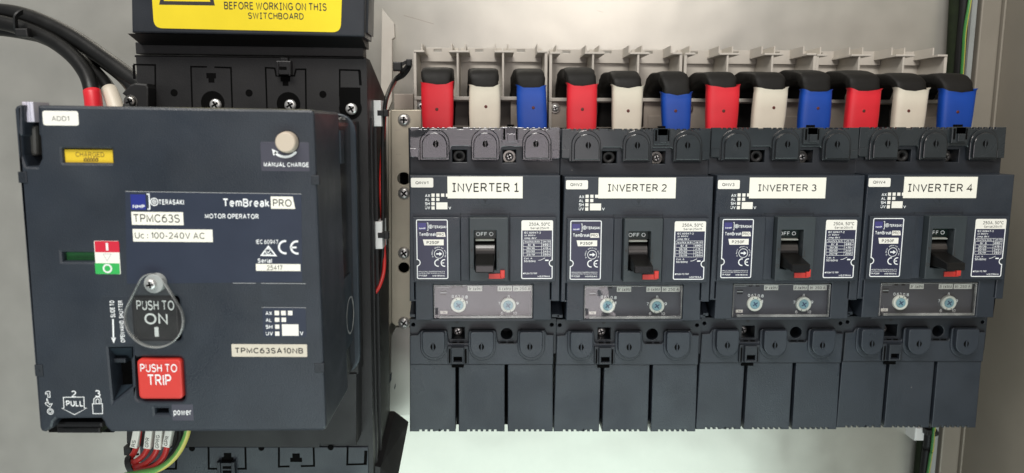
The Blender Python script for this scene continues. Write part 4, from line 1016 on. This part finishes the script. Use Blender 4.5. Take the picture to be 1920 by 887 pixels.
mb.text('PULL', *rc(124, 751, 155, 762, D), e, 2, bold=.015); mb.text('2', *rc(133, 732.5, 143, 744.5, D), e, 2, bold=.0); mb.text('3', *rc(178.5, 731.5, 188.5, 744.5, D), e, 2, bold=.0)
mb.line(Q([(173.5, 757), (192, 757), (192.5, 775.5), (174.5, 775.5)], D), .35, e, 2, True)
mb.line(Q([(176, 756.5), (176, 748), (180, 744.5), (186, 744.5), (189.5, 748), (189.5, 756.5)], D), .35, e, 2); mb.line(Q([(180, 756.5), (180, 750), (182, 748), (184, 748), (186, 750), (186, 756.5)], D), .3, e, 2)
mb.build('moulded_marks', ['slate_dark', 'print_highlight_grey', 'print_white'], t)

# ================================================================== wires and cables
def path(pts, n=40, jitter=0):
    """Catmull-Rom through (px, py, depth)"""
    P = [Vector((*q(x, y, d), d)) for x, y, d in pts]; P = [P[0]*2-P[1]]+P+[P[-1]*2-P[-2]]; out = []
    k = len(P)-3
    for i in range(n+1):
        u = i/n*k; j = min(int(u), k-1); s_ = u-j; a, b, c, d = P[j:j+4]
        out.append(tuple(.5*((2*b)+(c-a)*s_+(2*a-5*b+4*c-d)*s_*s_+(3*b-a-3*c+d)*s_**3)))
    return out
def wire(name, pts, r, m_, label, cat, group=None, n=44, sides=12):
    frame(*wpx(pts[0][0], pts[0][1], pts[0][2]), pts[0][2])
    mb = MB(); mb.tube(path(pts, n), r, 0, sides)
    o = mb.build(name, m_ if isinstance(m_, list) else [m_])
    return tag(o, label, cat, group)
def power_cable(pts, r, label, sleeve=None, n=44):
    frame(*wpx(pts[0][0], pts[0][1], pts[0][2]), pts[0][2])
    t = thing('power_cable', label, 'power cable', 'thick black cables at the upper left')
    p = path(pts, n); mb = MB(); mb.tube(p, r, 0, 16); mb.build('sheath', 'cable_black', t)
    if sleeve:
        col, f = sleeve; k = int(len(p)*f); mb = MB()
        mb.tube(p[k:], r*1.07, 0, 18); mb.build('colour_sleeve', 'sleeve_'+col, t)
    return t
power_cable([(-60, 26, -45), (0, 22, -40), (60, 34, -32), (130, 66, -22), (190, 106, -12), (250, 150, 0), (290, 185, 10)], 5.6, 'thickest black power cable, uppermost and without a sleeve, at upper left')
power_cable([(-60, 40, -34), (0, 42, -30), (70, 62, -24), (125, 95, -14), (160, 135, -4), (173, 175, 4), (178, 230, 8)], 5.0, 'black power cable with red sleeve at upper left', ('red', .805))
power_cable([(-60, 48, -60), (0, 44, -56), (80, 70, -46), (140, 100, -32), (180, 138, -18), (206, 172, -6), (226, 230, 4)], 4.7, 'black power cable with white sleeve at upper left', ('white', .815))
power_cable([(-60, 60, -66), (0, 56, -64), (90, 72, -52), (160, 96, -34), (205, 124, -16), (238, 152, -2), (265, 190, 10)], 4.4, 'glossy black power cable beneath the uppermost one at upper left')
frame(*wpx(38, 60, -30), -30)
mb = MB()
loop = [(42, 22, -20), (34, 26, -17), (29, 34, -16), (31, 56, -18), (40, 66, -26), (50, 58, -30)]
mb.sweep(path(loop, 24), lambda i, u: [(-2, -.6), (2, -.6), (2, .6), (-2, .6)], 0, False)
mb.box(*rc(29, 53, 53, 69, -16), -24, -15, 1); tag(mb.build('cable_tie', 'black'), 'black cable tie around the thick cables at upper left', 'cable tie')

# red and black control wires beside the large breaker
wire('control_wire', [(766, 120, -70), (752, 138, -64), (738, 152, -58), (724, 186, -2), (718.5, 240, 8), (717.5, 320, 6), (718, 420, 8), (716, 490, 4), (710, 525, 4), (698, 545, 0), (684, 550, 8)], 1.3, 'wire_black', 'thin black wire running down beside the large breaker', 'wire', 'thin control wires beside the large breaker', 60, 8)
wire('control_wire', [(756, 132, -74), (742, 152, -70), (725, 186, -14), (720, 240, 0), (714.5, 320, 4), (714.5, 372, 4), (719, 440, 0), (720.5, 500, 6), (713, 533, 12), (701, 551, 15), (684, 558, 16)], 1.25, 'wire_red', 'thin red wire running down beside the large breaker', 'wire', 'thin control wires beside the large breaker', 60, 8)
def tie(pxs, d, box, label):
    frame(*wpx(*pxs, d), d); mb = MB(); mb.box(*rc(*box, d), d-5, d+1.5, .5)
    x0, x1, z0, z1 = rc(*box, d); mb.box(x1-2.2, x1+.8, z0-.5, z1+.5, d-3, d+2.6, .5)
    return tag(mb.build('cable_tie', 'black'), label, 'cable tie')
tie((718, 212), 13, (708, 207, 726, 217), 'small black cable tie on the upper white mount')
tie((718, 441), 13, (709, 436, 727, 446), 'small black cable tie on the lower white mount')
frame(*wpx(750, 130, -64), -66)
mb = MB()
mb.box(*rc(737, 116, 753, 133, -60), -66, -58, 1); mb.sweep(path([(752, 134, -62), (760, 128, -60), (768, 117, -58)], 8), lambda i, u: [(-1.4, -1), (1.4, -1), (1.4, 1), (-1.4, 1)], 0, False); mb.box(*rc(762, 111, 772, 124, -58), -61, -56, .8)
mb.sweep(path([(742, 150, -66), (757, 142, -64), (768, 126, -62), (764, 116, -62), (748, 124, -62)], 14), lambda i, u: [(-.5, -1.2), (.5, -1.2), (.5, 1.2), (-.5, 1.2)], 0, False)
tag(mb.build('cable_tie', 'black'), 'looped black cable tie at the top of the thin red and black wires', 'cable tie')
for (bx, w_) in (((700.5, 188, 714.5, 237), 'upper'), ((701.5, 415.5, 716.5, 467), 'lower')):
    frame(*wpx((bx[0]+bx[2])/2, (bx[1]+bx[3])/2, 14), -5)
    mb = MB(); x0, x1, z0, z1 = rc(*bx, 14); mb.box(x0, x1, z0, z1, -5, 14, .5)
    o = tag(mb.build('cable_tie_mount', 'mount_white'), '%s of the two white cable tie mounts on the side of the large breaker' % w_, 'cable tie mount', 'white cable tie mounts')

# red control wires under the motor operator
FER = [((257, 815), (252, 838), 'RS', 13), ((279.5, 815), (277.5, 839.5), 'GPR', 15), ((298, 815), (297, 841), 'GPRG', 15), ((317, 815), (312.5, 836.5), 'GPR', 15)]
RW = [[(262, 800, 74), (258, 830, 72), (252, 848, 70), (243, 862, 66), (244, 874, 60), (262, 884, 52)],
      [(283, 800, 78), (279, 832, 77), (272, 850, 76), (258, 863, 76), (246, 866, 68), (240, 860, 58)],
      [(301, 800, 80), (296, 835, 79), (288, 855, 79), (270, 871, 79), (252, 873, 72), (241, 864, 60)],
      [(320, 800, 82), (314, 834, 82), (306, 858, 83), (286, 876, 83), (262, 880, 77), (244, 872, 64)]]
WL = ['leftmost red control wire under the motor operator, ferrule marked R', 'second red wire from the left under the motor operator, white ferrule', 'third red wire from the left under the motor operator, white ferrule', 'red wire next to the green and yellow one under the motor operator']
for i in range(4):
    frame(*wpx(*RW[i][0]), RW[i][0][2])
    t = thing('control_wire', WL[i], 'wire', 'red control wires under the motor operator')
    mb = MB(); mb.tube(path(RW[i], 30), 1.75, 0, 12); mb.build('insulation', 'wire_red', t)
    (xa, ya), (xb, yb), word, wpx_ = FER[i]; d = RW[i][0][2]
    A = Vector(q(xa+2.5, ya-15, d)); B = Vector(q(xb, yb, d)); ax = (B-A).normalized(); pr = Vector((-ax.y, ax.x)); L = (B-A).length
    mb = MB(); hw = 2.15
    cor = [A-pr*hw, A+pr*hw, B+pr*hw, B-pr*hw]
    mb.plate([(p.x, p.y) for p in cor], d-2.2, d+2.2, .8)
    tb = MB(); tb.text(word, 0, 2.1, 0, 6.2*len(word)/3, 0, 0, rot=90)
    for k_, (x, z, dd) in enumerate(tb.v): p = B-ax*(z+1.2)+pr*(x-1.05); tb.v[k_] = (p.x, p.y, d+2.26+dd)
    mb.add(tb.v, tb.f, 1)
    mb.build('ferrule_marker', ['paper', 'ink'], t)
frame(*wpx(352, 800, 84), 84)
stripe = bpy.data.materials.new('earth_wire'); stripe.use_nodes = True
nt = stripe.node_tree; b_ = nt.nodes['Principled BSDF']; b_.inputs['Roughness'].default_value = .38
tc = nt.nodes.new('ShaderNodeTexCoord'); nz = nt.nodes.new('ShaderNodeSeparateXYZ'); rp = nt.nodes.new('ShaderNodeValToRGB'); rp.color_ramp.interpolation = 'CONSTANT'
ge = nt.nodes.new('ShaderNodeNewGeometry'); cx_ = nt.nodes.new('ShaderNodeSeparateXYZ')
nt.links.new(ge.outputs['Normal'], cx_.inputs[0]); nt.links.new(cx_.outputs[0], rp.inputs[0])
rp.color_ramp.elements[0].color = (.16, .42, .10, 1); rp.color_ramp.elements[1].position = .12; rp.color_ramp.elements[1].color = (.66, .60, .14, 1)
nt.links.new(rp.outputs[0], b_.inputs['Base Color']); MAT['earth_wire'] = stripe
wire('earth_wire', [(354, 795, 84), (349, 818, 84), (336, 845, 85), (318, 866, 86), (295, 880, 86), (268, 886, 84), (235, 892, 80)], 1.9, 'earth_wire', 'green and yellow earth wire curving under the motor operator', 'earth wire')
wire('control_wire', [(338, 800, 74), (335, 826, 72), (322, 850, 66), (300, 866, 60), (272, 878, 58)], 1.5, 'wire_black', 'black wire behind the green and yellow wire under the motor operator', 'wire')
frame(*wpx(246, 870, 62), 60)
mb = MB(); mb.sweep(path([(262, 890, 70), (246, 884, 74), (239, 868, 74), (242, 856, 70), (256, 852, 62)], 20), lambda i, u: [(-.6, -1.6), (.6, -1.6), (.6, 1.6), (-.6, 1.6)], 0, False); mb.box(*rc(231, 839, 246, 855, 60), 54, 60, .8)
tag(mb.build('cable_tie', 'black'), 'black cable tie bundling the red wires under the motor operator', 'cable tie')

# wires down the right-hand edge
def two_tone(name, a, b, pos):
    m_ = stripe.copy(); m_.name = name; MAT[name] = m_
    r_ = [n for n in m_.node_tree.nodes if n.type == 'VALTORGB'][0].color_ramp; r_.elements[0].color = (*a, 1); r_.elements[1].color = (*b, 1); r_.elements[1].position = pos
two_tone('earth_wire_right', (.03, .17, .03), (.56, .50, .10), .05)
wire('conduit_cable', [(1794, -60, -117), (1788, 60, -117), (1782, 160, -117), (1757, 480, -117), (1732, 790, -117), (1724, 880, -117), (1718, 960, -117)], 4.6, 'trunk_green', 'wide dark green black cable down the right edge of the panel', 'cable')
wire('conduit_cable', [(1812, -60, -113), (1806, 30, -112), (1798, 135, -111), (1775, 440, -111), (1743, 800, -109), (1738, 840, -111), (1731, 900, -112), (1724, 960, -113)], 4.0, 'wire_black', 'black wire next to the green and yellow wire at the right edge', 'cable')
wire('earth_wire', [(1826, -60, -113), (1818, 5, -106), (1809, 60, -104.5), (1804, 135, -104.5), (1781, 440, -104), (1751, 806, -103), (1746, 850, -104), (1738, 900, -106), (1730, 960, -112)], 1.35, 'earth_wire_right', 'green and yellow earth wire down the right edge of the panel', 'earth wire')

frame(*wpx(1752, 813, -104), -110)
mb = MB(); mb.box(*rc(1737, 806, 1757, 816, -104), -112, -103, .6); cx, cz = q(1755, 813.5, -102); mb.lathe(cx, cz, [(2.8, -106), (2.8, -102.5), (2.2, -101.8)], 0, 16)
tag(mb.build('cable_tie', 'black'), 'black cable tie around the green and yellow wire at lower right', 'cable tie')
frame(*wpx(1726, 815, -111), -125)
mb = MB(); mb.box(*rc(1716, 802, 1736, 827, -110), -125, -110, 1.2)
tag(mb.build('cable_tie_mount', 'mount_white'), 'white cable tie mount below the INVERTER 4 breaker', 'cable tie mount', 'white cable tie mounts')
